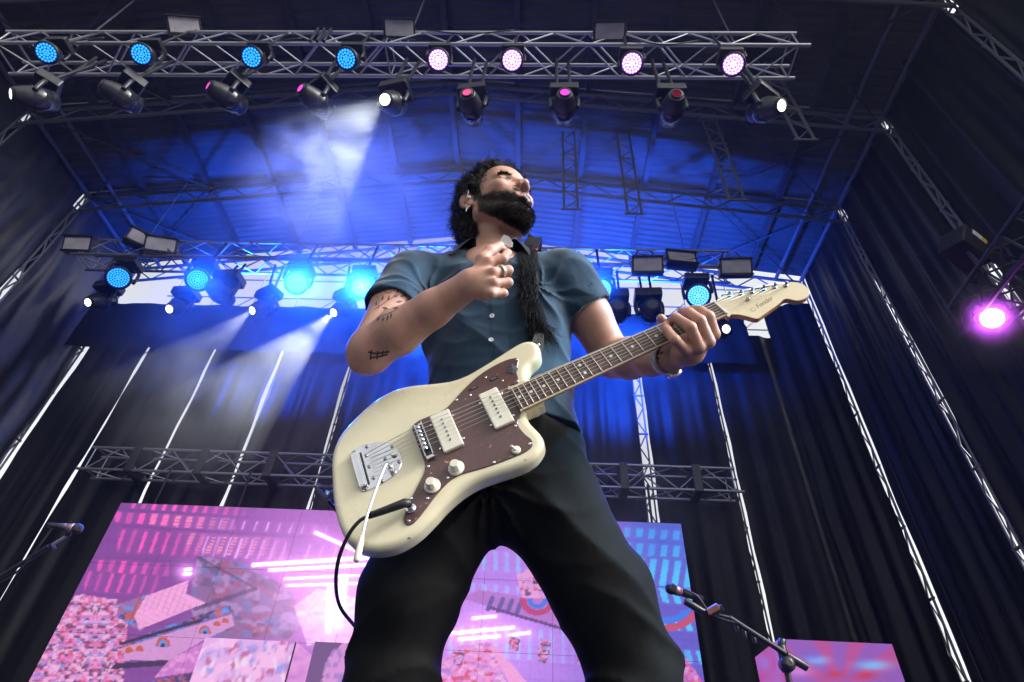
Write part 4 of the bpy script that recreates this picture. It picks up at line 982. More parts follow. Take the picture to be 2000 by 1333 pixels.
bar('toggle', (0, 0, -.0095), (-.006, .003, .004), .0026, AGEDW, sw, 10)
for x, y in MM([(233,101),(212,48),(159,90),(186,64),(116,63),(87,66),(166,-50),(173,-99),(101,-103),(-9,-52),(16,-92),(-55,-99),(-29,-113),(-71,-138)]):
    lathe('guard_screw', [(.0027, -.0118), (.0025, -.0108), (.0013, -.0106)], CHROME, pgd, 12, Matrix.Translation((x, y, 0)))
for x, y in MM([(127,76),(172,77)]):
    b = box('control_slot', (-.0095, .0095, -.0032, .0032, -.0118, -.0113), RUBBER, pgd); b.location = (x, y, 0); b.rotation_euler = (0, 0, .0)
    bar('roller', (x - .006, y, -.0115), (x + .006, y, -.0115), .0022, CHROMED, pgd, 8)
# torn piece of grey tape near the upper horn
rr = random.Random(4); V = []; 
for k in range(16): a = 2 * math.pi * k / 16; q = rr.uniform(.009, .0155); V.append((.216 + q * .9 * math.cos(a), .082 + q * math.sin(a), -.0112 + rr.uniform(0, .0006)))
V.append((.216, .082, -.0095)); link('tape_patch', mesh('tape_patch', V, [(k, (k + 1) % 16, 16) for k in range(16)], GREY), pgd)
lathe('output_jack', [(.009, -.0118), (.009, -.009), (.0075, -.0085)], CHROME, pgd, 20, Matrix.Translation((-.061, -.118, 0)))
for x, y, n_ in ((-.190, 0, (-1, 0, 0)), (.283, .125, (.75, .66, 0))):
    lathe('strap_button', [(.004, -.008), (.004, .006), (.008, .008), (.008, .0105), (.003, .0115)], CHROMED, guitar, 16, orient((x, y, -.034), n_))
# maker's script on the headstock
def writing(txt, x, y, z, size, ang, parent, m, shear=.3):
    cu = bpy.data.curves.new('lettering', 'FONT'); cu.body = txt; cu.size = size; cu.shear = shear; cu.extrude = .00008; cu.space_character = .92
    tmp = bpy.data.objects.new('lettering', cu); COL.objects.link(tmp); dg = bpy.context.evaluated_depsgraph_get()
    me = bpy.data.meshes.new_from_object(tmp.evaluated_get(dg)); bpy.data.objects.remove(tmp); me.materials.clear(); me.materials.append(m)
    o = link('lettering', me, parent); o.matrix_local = Matrix.Translation((x, y, z)) @ Matrix.Rotation(ang, 4, 'Z'); return o
INK = mat('brown_transfer_ink', (.26, .19, .10), .5)
writing('Fender', .713, -.037, -.00725, .0165, .12, GH, INK, .4)
lathe('logo_ring', [(.0052, 0), (.0052, .0002)], INK, GH, 18, Matrix.Translation((.704, -.034, -.0074)), False); 
lathe('logo_ring_inner', [(.0043, 0), (.0043, .0003)], FACE, GH, 18, Matrix.Translation((.704, -.034, -.0074)), False)
# cable with an angled black plug
pl_ = lathe('plug_sleeve', [(.0062, -.008), (.0062, .002)], CHROME, None, 16); pc = thing('guitar_cable', 'black cable with a thick angled plug looping from the guitar jack', 'cable', tuple(GW_((-.061, -.118, -.008))))
bpy.data.objects.remove(pl_)
g0 = np.array(pc.location); GL = lambda p: GW_(p) - g0
tube('plug_boot', [GL((-.061, -.118, .002)), GL((-.061, -.118, .008)), GL((-.065, -.1175, .0115)), GL((-.075, -.117, .012)), GL((-.10, -.114, .011)), GL((-.128, -.110, .010))], [.0068, .0075, .0078, .0075, .0068, .0058], RUBBER, pc, 14)
tube('plug_sleeve', [GL((-.061, -.118, -.008)), GL((-.061, -.118, .003))], .0056, CHROME, pc, 14)
cp = [GL((-.126, -.1102, .010)), GL((-.145, -.112, .0105))]
wp = [PT(681, 1045, .965), PT(662, 1090, .975), PT(656, 1140, 1.0), PT(664, 1185, 1.05), PT(690, 1220, 1.13), PT(712, 1245, 1.24)]
cp = spline(np.vstack([cp, [w - g0 for w in wp]]), 44); end = cp[-1] + g0
cp = np.vstack([cp, spline([cp[-1], np.array([end[0] + .02, 1.36, .35]) - g0, np.array([end[0] - .0, 1.45, .02]) - g0, np.array([-.9, 2.2, .006]) - g0], 20)[1:]])
tube('lead', cp, .0033, RUBBER, pc, 8)
# ================================================================== the guitarist
def skin_mat():
    m = mat('skin', (.45, .24, .17), .5, 0, .10, 26, .12, 420, .08, sub=.12, spec=.4); t = m.node_tree; b = t.nodes['Principled BSDF']
    at = t.nodes.new('ShaderNodeAttribute'); at.attribute_name = 'beard'      # stubble and hair roots darken the skin itself
    lk = [l for l in t.links if l.to_socket == b.inputs['Base Color']][0]; src = lk.from_socket
    mx = t.nodes.new('ShaderNodeMix'); mx.data_type = 'RGBA'; mx.inputs[7].default_value = (.018, .012, .010, 1)
    at2 = t.nodes.new('ShaderNodeAttribute'); at2.attribute_name = 'flush'
    m2 = t.nodes.new('ShaderNodeMix'); m2.data_type = 'RGBA'; m2.inputs[7].default_value = (.25, .075, .065, 1)
    t.links.new(src, m2.inputs[6]); t.links.new(at2.outputs['Fac'], m2.inputs[0])
    t.links.new(m2.outputs[2], mx.inputs[6]); t.links.new(at.outputs['Fac'], mx.inputs[0]); t.links.new(mx.outputs[2], b.inputs['Base Color'])
    return m
SKIN = skin_mat()
def cloth(name, col, rough, sheen, wscale, bump):
    m = mat(name, col, rough, 0, .10, 7, 0, 60, .05, sheen=sheen, spec=.15); t = m.node_tree; b = t.nodes['Principled BSDF']
    tc = t.nodes.new('ShaderNodeTexCoord'); w1 = t.nodes.new('ShaderNodeTexNoise'); w1.inputs['Scale'].default_value = 9; w1.inputs['Detail'].default_value = 3
    w2 = t.nodes.new('ShaderNodeTexNoise'); w2.inputs['Scale'].default_value = wscale; t.links.new(tc.outputs['Object'], w1.inputs['Vector']); t.links.new(tc.outputs['Object'], w2.inputs['Vector'])
    ad = t.nodes.new('ShaderNodeMath'); ad.operation = 'MULTIPLY_ADD'; ad.inputs[1].default_value = .05
    t.links.new(w2.outputs['Fac'], ad.inputs[0]); t.links.new(w1.outputs['Fac'], ad.inputs[2])
    bp = t.nodes.new('ShaderNodeBump'); bp.inputs['Strength'].default_value = bump; bp.inputs['Distance'].default_value = .02
    t.links.new(ad.outputs[0], bp.inputs['Height']); t.links.new(bp.outputs[0], b.inputs['Normal']); return m
SHIRT = cloth('navy_cotton', (.021, .046, .078), .72, .25, 500, .35); COLLAR = cloth('black_collar_cotton', (.010, .011, .014), .7, .1, 500, .2)
TROU = cloth('black_twill', (.0035, .0037, .0039), .8, .0, 600, .3); HAIRM = mat('dark_brown_hair', (.014, .0095, .0075), .6, 0, .35, 40, spec=.22)
LEATHER = mat('black_leather', (.012, .011, .011), .45, 0, .3, 60, .3, 300); FUR = mat('black_fur', (.010, .009, .010), .65, 0, .4, 60, spec=.12)

# ---- skeleton
sR = AY(804, 545, .985); eR = AY(724, 684, .935); wR = AY(922, 553, .805)
sL = AY(1107, 540, .99); eL = AY(1196, 700, 1.10); wL = AY(1312, 700, .925)
nb = np.array([-.118, 1.00, 1.455]); hipc = np.array([-.065, 1.125, .86])
EAR = AY(916, 391, .905)
# head frame: he looks up towards his left
YAW, PIT, ROL = math.radians(39), math.radians(8), math.radians(8)
Rz = np.array([[math.cos(YAW), -math.sin(YAW), 0], [math.sin(YAW), math.cos(YAW), 0], [0, 0, 1]])
f0 = np.array([0, -1.0, 0]); l0 = np.array([1.0, 0, 0]); u0 = np.array([0, 0, 1.0])
f1 = f0 * math.cos(PIT) + u0 * math.sin(PIT); u1 = u0 * math.cos(PIT) - f0 * math.sin(PIT)
l2 = l0 * math.cos(ROL) + u1 * math.sin(ROL); u2 = u1 * math.cos(ROL) - l0 * math.sin(ROL)
hf, hl_, hu = Rz @ f1, Rz @ l2, Rz @ u2
HR = np.c_[hf, hl_, hu]; HS = 1.0
HC0 = np.array([-.1136, .950, 1.5693])
def hp(f, l, u): return HC0 + HR @ np.array([f, l, u]) * HS
sk = Sdf()
# torso core under the clothes, legs and feet
sk.cone((-.118, 1.02, 1.36), hipc + [0, 0, .12], .105, .11, .03).cone(sR + [0, .02, -.02], sL + [0, .02, -.02], .03, .03, .03)
for sx, kn, an in ((-1, AY(768, 1330, 1.19), None), (1, AY(1236, 1330, 1.21), None)):
    hj = hipc + [sx * .09, 0, -.02]; ft = np.array([kn[0] + sx * .10, kn[1] + .13, .09])
    sk.cone(hipc, hj, .10, .085, .03).cone(hj, kn, .078, .055, .02).cone(kn, ft, .052, .038, .02)
    sk.cone(ft, ft + [sx * .03, -.15, -.045], .036, .028, .02)
# neck
nk0 = hp(-.026, 0, -.045)
sk.cone(nk0, nb, .056, .062, .02)
sk.cone(hp(-.02, -.045, -.03), nb + [.02, -.05, -.035], .018, .016, .02).cone(hp(-.02, .045, -.03), nb + [.0, -.05, -.035], .018, .016, .02)
sk.ell(nk0 * .45 + nb * .55 + np.array([.012, -.052, -.004]), (.015, .013, .02), None, .018)                  # larynx
sk.cone(nb + [.09, .02, -.055], nb + [-.09, .02, -.055], .034, .034, .03)
# head
sk.ell(hp(-.012, 0, .050), (.102 * HS, .079 * HS, .088 * HS), HR, .02)
sk.ell(hp(.030, 0, -.005), (.068 * HS, .064 * HS, .085 * HS), HR, .02)
sk.ell(hp(.052, 0, .062), (.046 * HS, .058 * HS, .045 * HS), HR, .02)
for s in (-1, 1):
    sk.cone(hp(.000, s * .056, -.045), hp(.066, s * .022, -.092), .022, .020, .018)
    sk.cone(hp(-.002, s * .060, -.005), hp(.000, s * .056, -.048), .018, .020, .015)
    sk.ell(hp(.066, s * .045, -.004), (.022, .020, .018), HR, .016)          # cheekbone
    sk.cone(hp(.083, s * .012, .034), hp(.072, s * .048, .036), .0105, .009, .012)   # brow
    sk.ell(hp(.080, s * .018, -.042), (.0185, .021, .023), HR, .016)          # muzzle
sk.cone(hp(.080, -.012, -.096), hp(.080, .012, -.096), .019, .019, .014)      # chin
for s in (-1, 1):
    sk.ell(hp(.096, s * .033, .017), (.019, .0165, .0115), HR, .010, '-')     # socket
    sk.ell(hp(.0745, s * .033, .017), (.0135, .0135, .0135), HR, .003)        # eyeball under the lids
    sk.cone(hp(.0850, s * .021, .0225), hp(.0805, s * .046, .0215), .0055, .0048, .004)  # upper lid
    sk.cone(hp(.085, s * .022, .0105), hp(.080, s * .044, .0110), .0040, .0035, .004)    # lower lid
sk.cone(hp(.090, 0, .030), hp(.110, 0, -.008), .0085, .0105, .008)           # nose
sk.ell(hp(.1150, 0, -.0125), (.0115, .0115, .0105), HR, .007)
for s in (-1, 1):
    sk.ell(hp(.105, s * .0125, -.0165), (.0125, .0078, .0085), HR, .005)
    sk.ell(hp(.1105, s * .0068, -.0255), (.0065, .0036, .0050), HR, .002, '-')  # nostril
sk.cone(hp(.0945, -.022, -.0480), hp(.1015, 0, -.0450), .0046, .0060, .004).cone(hp(.0945, .022, -.0480), hp(.1015, 0, -.0450), .0046, .0060, .004)
sk.cone(hp(.0935, -.019, -.0540), hp(.0995, 0, -.0565), .0046, .0064, .004).cone(hp(.0935, .019, -.0540), hp(.0995, 0, -.0565), .0046, .0064, .004)
sk.cone(hp(.100, -.018, -.0508), hp(.1075, 0, -.0506), .0014, .0022, .0025, '-').cone(hp(.100, .018, -.0508), hp(.1075, 0, -.0506), .0014, .0022, .0025, '-')
for s in (-1, 1):                                                            # ears, flaring away from the skull
    tilt = np.c_[HR @ _n(np.array([-.80, s * .58, .10])), HR @ _n(np.array([.58, s * .80, -.05])), HR @ _n(np.array([-.16, 0, .98]))]
    eo = lambda a, b, c: hp(*(np.array([-.016, s * .088, .003]) + np.array([-.80, s * .58, .10]) * a + np.array([.58, s * .80, -.05]) * b + np.array([-.16, 0, .98]) * c))
    sk.ell(eo(.002, 0, .003), (.0195, .0062, .031), tilt, .006)
    sk.ell(eo(.000, .006, .004), (.0125, .0052, .0205), tilt, .004, '-')
    sk.ell(eo(-.004, .0015, -.021), (.010, .0062, .011), tilt, .005)
    sk.ell(eo(-.014, .004, -.002), (.0045, .005, .007), tilt, .004)
    sk.cone(eo(.004, .0035, .016), eo(.007, .0035, -.010), .0032, .0028, .003)
# right arm (raised, elbow bent)
d1 = _n(eR - sR); d2 = _n(wR - eR)
sk.path([sR, sR + (eR - sR) * .45, eR], [.057, .054, .045], .015)
sk.ell(sR + (eR - sR) * .5 + np.array([.010, -.013, .02]), (.040, .040, .08), np.c_[np.cross(d1, [0, 1, 0]) / np.linalg.norm(np.cross(d1, [0, 1, 0])), np.array([0, 1, 0]), d1], .02)
sk.ell(eR + np.array([-.006, .010, -.008]), (.040, .040, .040), None, .02).cone(eR, eR + d1 * .034 - d2 * .018, .024, .015, .016)
sk.path([eR, eR + d2 * .075, eR + d2 * .165, wR], [.045, .0475, .0375, .0285], .015)
sk.ell(wR, (.031, .024, .030), None, .012)
# left arm (reaching to the neck of the guitar)
sk.path([sL, sL + (eL - sL) * .5, eL], [.057, .0535, .046], .015); d3 = _n(wL - eL)
sk.path([eL, eL + d3 * .08, eL + d3 * .17, wL], [.046, .047, .037, .0285], .015)
# right hand: loose fist, thumb and forefinger pinching a pick
hR = {}
PX = lambda u, v, y: AY(u, v, y)
kR = [PX(955, 513, .782), PX(964, 533, .776), PX(966, 554, .776), PX(960, 574, .782)]
for i, k in enumerate(kR): sk.cone(wR + (k - wR) * .12, k, .0155, .0122 - .0006 * i, .012)
sk.ell(wR + (np.mean(kR, 0) - wR) * .6 + np.array([0, .012, 0]), (.034, .022, .042), None, .012)
fR = [[PX(983, 506, .784), PX(991, 495, .806), PX(976, 486, .816)], [PX(993, 528, .785), PX(991, 533, .812), PX(971, 532, .822)], [PX(993, 552, .786), PX(989, 556, .813), PX(969, 553, .821)], [PX(984, 573, .792), PX(979, 576, .814), PX(963, 571, .819)]]
for i, (k, fp) in enumerate(zip(kR, fR)):
    r = [.0102, .0102, .0098, .0088][i]; sk.path([k, *fp], [r, r * .96, r * .9, r * .78], .0035)
sk.path([wR + np.array([.012, -.004, .022]), PX(943, 508, .790), PX(957, 491, .790), PX(977, 480, .798)], [.017, .0142, .0118, .0092], .006)
# left hand wrapped over the fingerboard
kL = [PX(1394, 653, .858), PX(1384, 668, .853), PX(1365, 679, .855), PX(1340, 686, .862)]
pal = np.mean(kL, 0)
for i, k in enumerate(kL): sk.cone(wL + (k - wL) * .1, k, .0175, .0128 - .0006 * i, .012)
sk.ell(wL + (pal - wL) * .55, (.034, .027, .034), None, .015)
pip = [PX(1384, 619, .834), PX(1367, 627, .829), PX(1349, 640, .828), PX(1318, 664, .835)]
dip = [PX(1368, 608, .846), PX(1346, 612, .842), PX(1320, 622, .842), PX(1303, 646, .843)]
tip = [PX(1352, 606, .858), PX(1331, 610, .857), PX(1308, 629, .856), PX(1300, 636, .856)]
for i in range(4):
    r = [.0118, .012, .0115, .0102][i]; sk.path([kL[i], pip[i], dip[i], tip[i]], [r * 1.08, r, r * .93, r * .82], .0032)
gb_ = lambda x, y, z: GW_((x, y, z))
sk.path([wL + np.array([.0, .0, .018]), gb_(.555, -.012, -.042), gb_(.548, .022, -.040), gb_(.545, .040, -.026), gb_(.541, .046, -.012)], [.0175, .0155, .0132, .0120, .0098], .008)

def skin_post(p, d): return d
lo_ = np.minimum.reduce([eR - .09, wR - .09, hipc - [.6, .3, .86]]); lo_[2] = 0.0
lo_ = np.array([-.62, .66, .0]); hi_ = np.array([.56, 1.62, 1.80])
def build_skin():
    # fine pass for the seen upper part, coarse for the clothed legs; one stitched field, one mesh
    V, Q = sdf_mesh(sk, (-.50, .70, .62), (.44, 1.28, 1.78), .0026)
    return V, Q
V, Q = build_skin(); V = relax(V, Q, 1, .35)
loc = (V - HC0) @ HR / HS                                   # head coordinates of every vertex
def smooth01(x, a, b): t = np.clip((x - a) / (b - a), 0, 1); return t * t * (3 - 2 * t)
def beard_mask(L):
    f, l, u = L[:, 0], np.abs(L[:, 1]), L[:, 2]
    line = np.where(f < .02, .002, .002 - (f - .02) * .60)          # cheek line falls from the ear to the mouth
    m = smooth01(line - u, -.008, .014) * smooth01(f, -.012, .004) * smooth01(u, -.128, -.108) * smooth01(f - .008 - .75 * np.clip(-.062 - u, 0, 1), -.008, .010)
    lip = np.exp(-((u + .0505) / .0085) ** 2) * np.exp(-(l / .021) ** 2) * (f > .09); m = m * (1 - np.clip(lip * 1.6, 0, 1))
    stache = smooth01(-u, .0285, .033) * smooth01(.058 - u * -1 * 0 - .058 + .048 + u * 1.0, 0, .006) * (f > .085) * (l < .03)
    m = np.maximum(m, .75 * smooth01(-u, .0275, .032) * (u > -.0460) * smooth01(f, .074, .084) * smooth01(.034 - l, 0, .008)); m = m * (1 - smooth01(u, -.0600, -.0570) * smooth01(-u, .0435, .0465) * smooth01(.020 - l, 0, .005) * (f > .074))
    under = smooth01(f, -.02, .02); return np.clip(m, 0, 1) * (np.abs(u) < .17) * (l < .09) * (f > -.03)
def hair_mask(L):
    f, l, u = L[:, 0], np.abs(L[:, 1]), L[:, 2]
    top = smooth01(u - (.088 - .0 * f) + .9 * np.clip(.055 - f, 0, 1), -.004, .006)           # brow line rising over the forehead
    back = smooth01(-.028 - f, -.006, .006) * smooth01(u, -.105, -.09); side = smooth01(.022 - f, -.004, .006) * smooth01(u, .018, .03)
    burn = (np.abs(f - .012) < .012) * smooth01(u, -.022, -.012) * (u < .05)
    return np.clip(np.maximum.reduce([top * (f < .08) * (u > .03), back, side, burn]), 0, 1) * (np.linalg.norm(L, axis=1) < .17)
bm_ = beard_mask(loc); hm_ = hair_mask(loc)
near_head = np.linalg.norm(loc - [0, 0, -.02], axis=1) < .18
bm_ *= near_head; hm_ *= near_head
me = npmesh('person', V, Q, SKIN)
a = me.attributes.new('beard', 'FLOAT', 'POINT'); a.data.foreach_set('value', np.clip(np.maximum(bm_ * .88, hm_), 0, 1).astype(np.float32))
lipm = np.exp(-((loc[:, 2] + .0505) / .0095) ** 2) * np.exp(-(loc[:, 1] / .026) ** 4) * (loc[:, 0] > .084)
earm = (np.abs(loc[:, 1]) > .078) * (np.abs(loc[:, 0]) < .04) * (np.abs(loc[:, 2]) < .045) * .45
a = me.attributes.new('flush', 'FLOAT', 'POINT'); a.data.foreach_set('value', np.clip(lipm * .8 + earm, 0, 1).astype(np.float32))
person = link('person', me)
tag(person, 'bearded person with dark curly hair in a navy short-sleeved shirt playing guitar', 'person')

# ---- eyes
EYEW = mat('eye_white', (.30, .26, .25), .15, 0, .05, 40); IRIS = mat('dark_iris', (.035, .018, .010), .12); 
for s in (-1, 1):
    e = hp(.0765, s * .033, .0165); gz = _n(hf * .9 + hl_ * .32 + hu * -.05)
    ey = lathe('eyeball', [(.0129 * math.sin(t), -.0129 * math.cos(t)) for t in np.linspace(.02, 3.12, 14)], EYEW, person, 20, orient(e, gz))
    lathe('iris', [(.0070, .0112), (.005, .0124), (.001, .0131)], IRIS, ey, 16)
# ---- hair: a dark undermass and thousands of curled strands
def strands(name, pts, nrm, length, width, curl, m, parent, seed, droop=.25, comb=None, segs=5):
    r = np.random.default_rng(seed); n = len(pts); ln = length * r.uniform(.55, 1.25, n)
    t1 = np.cross(nrm, r.normal(size=(n, 3))); t1 /= np.linalg.norm(t1, axis=1)[:, None] + 1e-9; t2 = np.cross(nrm, t1)
    ph = r.uniform(0, 6.28, n); fq = r.uniform(1.0, 2.0, n) * 5.5; out = []; sd = np.cross(nrm, t1 + .3 * t2)
    lean = r.normal(size=(n, 3)) * .35
    for k in range(segs + 1):
        s = k / segs; c = pts + (nrm * (s * ln)[:, None]) * (1 - .35 * s) + lean * (s * ln)[:, None] * .6
        c = c + t1 * (np.cos(ph + fq * s) - np.cos(ph))[:, None] * curl * s ** .3 + t2 * (np.sin(ph + fq * s) - np.sin(ph))[:, None] * curl * s ** .3
        c[:, 2] -= droop * ln * s * s
        if comb is not None: c = c + np.array(comb) * (ln * s)[:, None]
        out.append(c)
    V = []; W = width * r.uniform(.7, 1.3, n)
    for k, c in enumerate(out):
        w = (W * (1 - .75 * (k / segs) ** 2))[:, None]; a = sd / (np.linalg.norm(sd, axis=1)[:, None] + 1e-9)
        V += [c - a * w, c + a * w]
    V = np.concatenate(V); idx = np.arange(n); Q = []
    for k in range(segs): Q.append(np.stack([idx + 2 * k * n, idx + (2 * k + 1) * n, idx + (2 * k + 3) * n, idx + (2 * k + 2) * n], -1))
    return link(name, npmesh(name, V, np.concatenate(Q), m), parent)
me.update(); N_ = np.zeros(len(V) * 3, np.float32); me.vertex_normals.foreach_get('vector', N_) if hasattr(me, 'vertex_normals') else me.vertices.foreach_get('normal', N_); N_ = N_.reshape(-1, 3)
hr = Sdf(); 
hr.ell(hp(-.020, 0, .056), (.112 * HS, .090 * HS, .098 * HS), HR, .02).ell(hp(-.062, 0, -.02), (.058, .078, .085), HR, .03)
lump = np.random.default_rng(3)
for _ in range(150):
    v = lump.normal(size=3); v /= np.linalg.norm(v); c = np.array([-.020, 0, .056]) + v * np.array([.112, .090, .098]) * lump.uniform(.96, 1.06)
    if c[0] > .055 and c[2] < .10: continue
    r_ = lump.uniform(.008, .014); hr.ell(hp(*c), (r_, r_, r_), None, .006)
for _ in range(46):
    l_ = lump.uniform(-.066, .066); c = np.array([.066 - 6.5 * l_ * l_ + lump.uniform(-.008, .010), l_, .104 + lump.uniform(-.008, .016) - 2.5 * l_ * l_]); r_ = lump.uniform(.010, .016); hr.ell(hp(*c), (r_, r_, r_), None, .006)
for _ in range(60):
    v = lump.normal(size=3); v /= np.linalg.norm(v); c = np.array([-.062, 0, -.02]) + v * np.array([.058, .078, .085])
    if c[0] > -.03: continue
    r_ = lump.uniform(.010, .017); hr.ell(hp(*c), (r_, r_, r_), None, .006)
def hair_post(p, d):
    L = (p - HC0) @ HR / HS; f, l, u = L[:, 0], np.abs(L[:, 1]), L[:, 2]
    face = np.minimum(f - (.060 - .55 * np.clip(.1 - u, 0, .2)), .084 - u)               # keep the face clear
    ear = .037 - np.linalg.norm((L - np.c_[np.full(len(L), -.006), np.sign(L[:, 1]) * .098, np.full(len(L), .000)]) / np.array([1, .95, 1.1]), axis=1)
    low = -.095 - u + .0 * f; front = np.minimum(f + .026, .020 - u)
    return np.maximum.reduce([d, face, ear, low, front])
hr.post = hair_post
Vh, Qh = sdf_mesh(hr, HC0 - .2, HC0 + .2, .0035, slack=.03); hair = link('hair', npmesh('hair', Vh, Qh, HAIRM), person)
meh = hair.data; Nh = np.zeros(len(Vh) * 3, np.float32); meh.vertex_normals.foreach_get('vector', Nh); Nh = Nh.reshape(-1, 3)
Lh = (Vh - HC0) @ HR / HS; outm = np.nonzero((np.einsum('ij,ij->i', Nh, Vh - hp(-.02, 0, .03)) > .02))[0]
sel = rng.choice(outm, 11000); strands('curl', Vh[sel] - Nh[sel] * .006, Nh[sel], .024, .0007, .0045, HAIRM, hair, 5, .2)
sel = rng.choice(outm, 700); strands('stray_curl', Vh[sel] - Nh[sel] * .004, Nh[sel], .046, .00055, .006, HAIRM, hair, 15, .15, None, 7)
bi = np.nonzero(bm_ > .35)[0]; sel = rng.choice(bi, 9500, p=bm_[bi] / bm_[bi].sum())
bl_ = np.where(loc[sel, 2] < -.075, .009, np.where((np.abs(loc[sel, 1]) < .03) & (loc[sel, 0] > .07), .0042, .0038))
strands('beard', V[sel] - N_[sel] * .001, N_[sel], bl_, .00055, .0012, HAIRM, person, 6, .35, tuple(hu * -.35 + hf * .15), 4)
for s in (-1, 1):
    n_ = 520; tt = np.random.default_rng(8).uniform(0, 1, n_); c = np.array([hp(.0925 - .012 * t * t - .002, s * (.014 + .036 * t), .0335 + .004 * math.sin(3 * t) - .004 * t * t) for t in tt]) + np.random.default_rng(9).normal(size=(n_, 3)) * .0016
    strands('eyebrow', c, np.tile(_n(hf + hu * .25 + hl_ * s * .6), (n_, 1)), .0085, .0007, .0006, HAIRM, person, 10, .1, tuple(hl_ * s * .6), 3)
for s in (-1, 1):
    n_ = 160; tt = np.random.default_rng(18).uniform(0, 1, n_); c = np.array([hp(.0890 - .004 * t - .006 * t * t, s * (.0215 + .024 * t), .0205 + .002 * math.sin(3.1 * t) - .003 * t) for t in tt])
    strands('eyelash', c, np.tile(_n(hf + hu * .1), (n_, 1)), .0060, .0006, .0004, HAIRM, person, 19, .1, tuple(hu * .1), 3)
# earring and in-ear monitor
SILV = mat('silver', (.7, .68, .66), .2, 1, .1, 40)
er = thing('earring', 'small silver cross earring hanging from the ear', 'earring', tuple(hp(-.010, -.0935, -.030)))
a_ = np.linspace(0, 2 * math.pi, 20); tube('hoop', [(.0045 * math.cos(t), 0, .0045 * math.sin(t) - .003) for t in a_], .0008, SILV, er, 6)
bar('drop', (0, 0, -.007), (-.002, 0, -.026), .0009, SILV, er, 6); bar('crosspiece', (-.005, 0, -.013), (.004, 0, -.0125), .0009, SILV, er, 6)
CLEAR = mat('clear_earpiece', (.55, .5, .48), .15)
ie = thing('earpiece', 'clear in-ear monitor with thin tube over the ear', 'earpiece', tuple(hp(-.004, -.0900, -.001))); bm2 = bmesh.new(); bmesh.ops.create_uvsphere(bm2, u_segments=14, v_segments=10, radius=.0065)
mx_ = bpy.data.meshes.new('shell'); bm2.to_mesh(mx_); bm2.free(); mx_.materials.append(CLEAR); mx_.shade_smooth(); link('shell', mx_, ie)
e0 = np.array(ie.location); tube('tube', spline([hp(-.004, -.095, .0) - e0, hp(.002, -.094, .018) - e0, hp(-.004, -.090, .034) - e0, hp(-.018, -.088, .038) - e0], 14), .0011, CLEAR, ie, 6)
# ================================================================== clothes, strap, watch, tattoos
from mathutils.bvhtree import BVHTree
TZ = np.array([.94, 1.05, 1.15, 1.25, 1.33, 1.39, 1.43, 1.475]); TA = np.array([.166, .166, .173, .190, .200, .188, .135, .075]); TB = np.array([.116, .112, .117, .119, .106, .078, .060, .050])
TX = np.array([-.062, -.076, -.090, -.102, -.112, -.116, -.118, -.118]); TY = np.array([1.108, 1.092, 1.072, 1.046, 1.024, 1.014, 1.016, 1.02])
def torso_f(p):
    z = np.clip(p[:, 2], .9, 1.5); a = np.interp(z, TZ, TA); b = np.interp(z, TZ, TB); x = p[:, 0] - np.interp(z, TZ, TX); y = p[:, 1] - np.interp(z, TZ, TY)
    k = (np.abs(x / a) ** 2.3 + np.abs(y / b) ** 2.3) ** (1 / 2.3)
    return np.maximum((k - 1) * np.minimum(a, b) * .9, p[:, 2] - 1.475)
def ridge(p, dirv, freq, ph, warp, wf):
    s = p @ np.array(dirv) * freq + ph + warp * np.sin(p @ np.array(wf)); return (1 - np.abs(np.sin(s))) ** 2.2
sh = Sdf(); sh.add(torso_f, (-.09, 1.05, 1.2), .36, .03)
for s_, e_ in ((sR, eR), (sL, eL)):
    sh.cone(np.array([-.118, 1.005, 1.415]) * .45 + s_ * .55 + [0, .012, -.008], s_ + [0, 0, -.002], .048, .062, .05)
    pass
hems = [(sR + (eR - sR) * .50, _n(eR - sR)), (sL + (eL - sL) * .42, _n(eL - sL))]
def sleeve(s_, hc, hd):
    L = np.linalg.norm(hc - s_)
    def fn(p):
        v = p - s_; t = v @ hd; tt = np.clip(t, 0, L + .05); rad = np.linalg.norm(v - tt[:, None] * hd, axis=1); out = rad - (.0675 + .0035 * tt / L) - .0018 * (np.abs(t - L + .011) < .0105)
        axr = np.linalg.norm(v - t[:, None] * hd, axis=1); hol = np.maximum(axr - .0595, L - .045 - t)
        return np.maximum(np.maximum(out, t - L - .004 * np.sin(v[:, 1] * 60)), -hol)
    return fn
for (hc, hd), s_ in zip(hems, (sR, sL)): sh.add(sleeve(s_, hc, hd), (s_ + hc) / 2, .2, .018)
armpitR, armpitL = sR + np.array([.07, -.05, -.09]), sL + np.array([-.07, -.05, -.09])
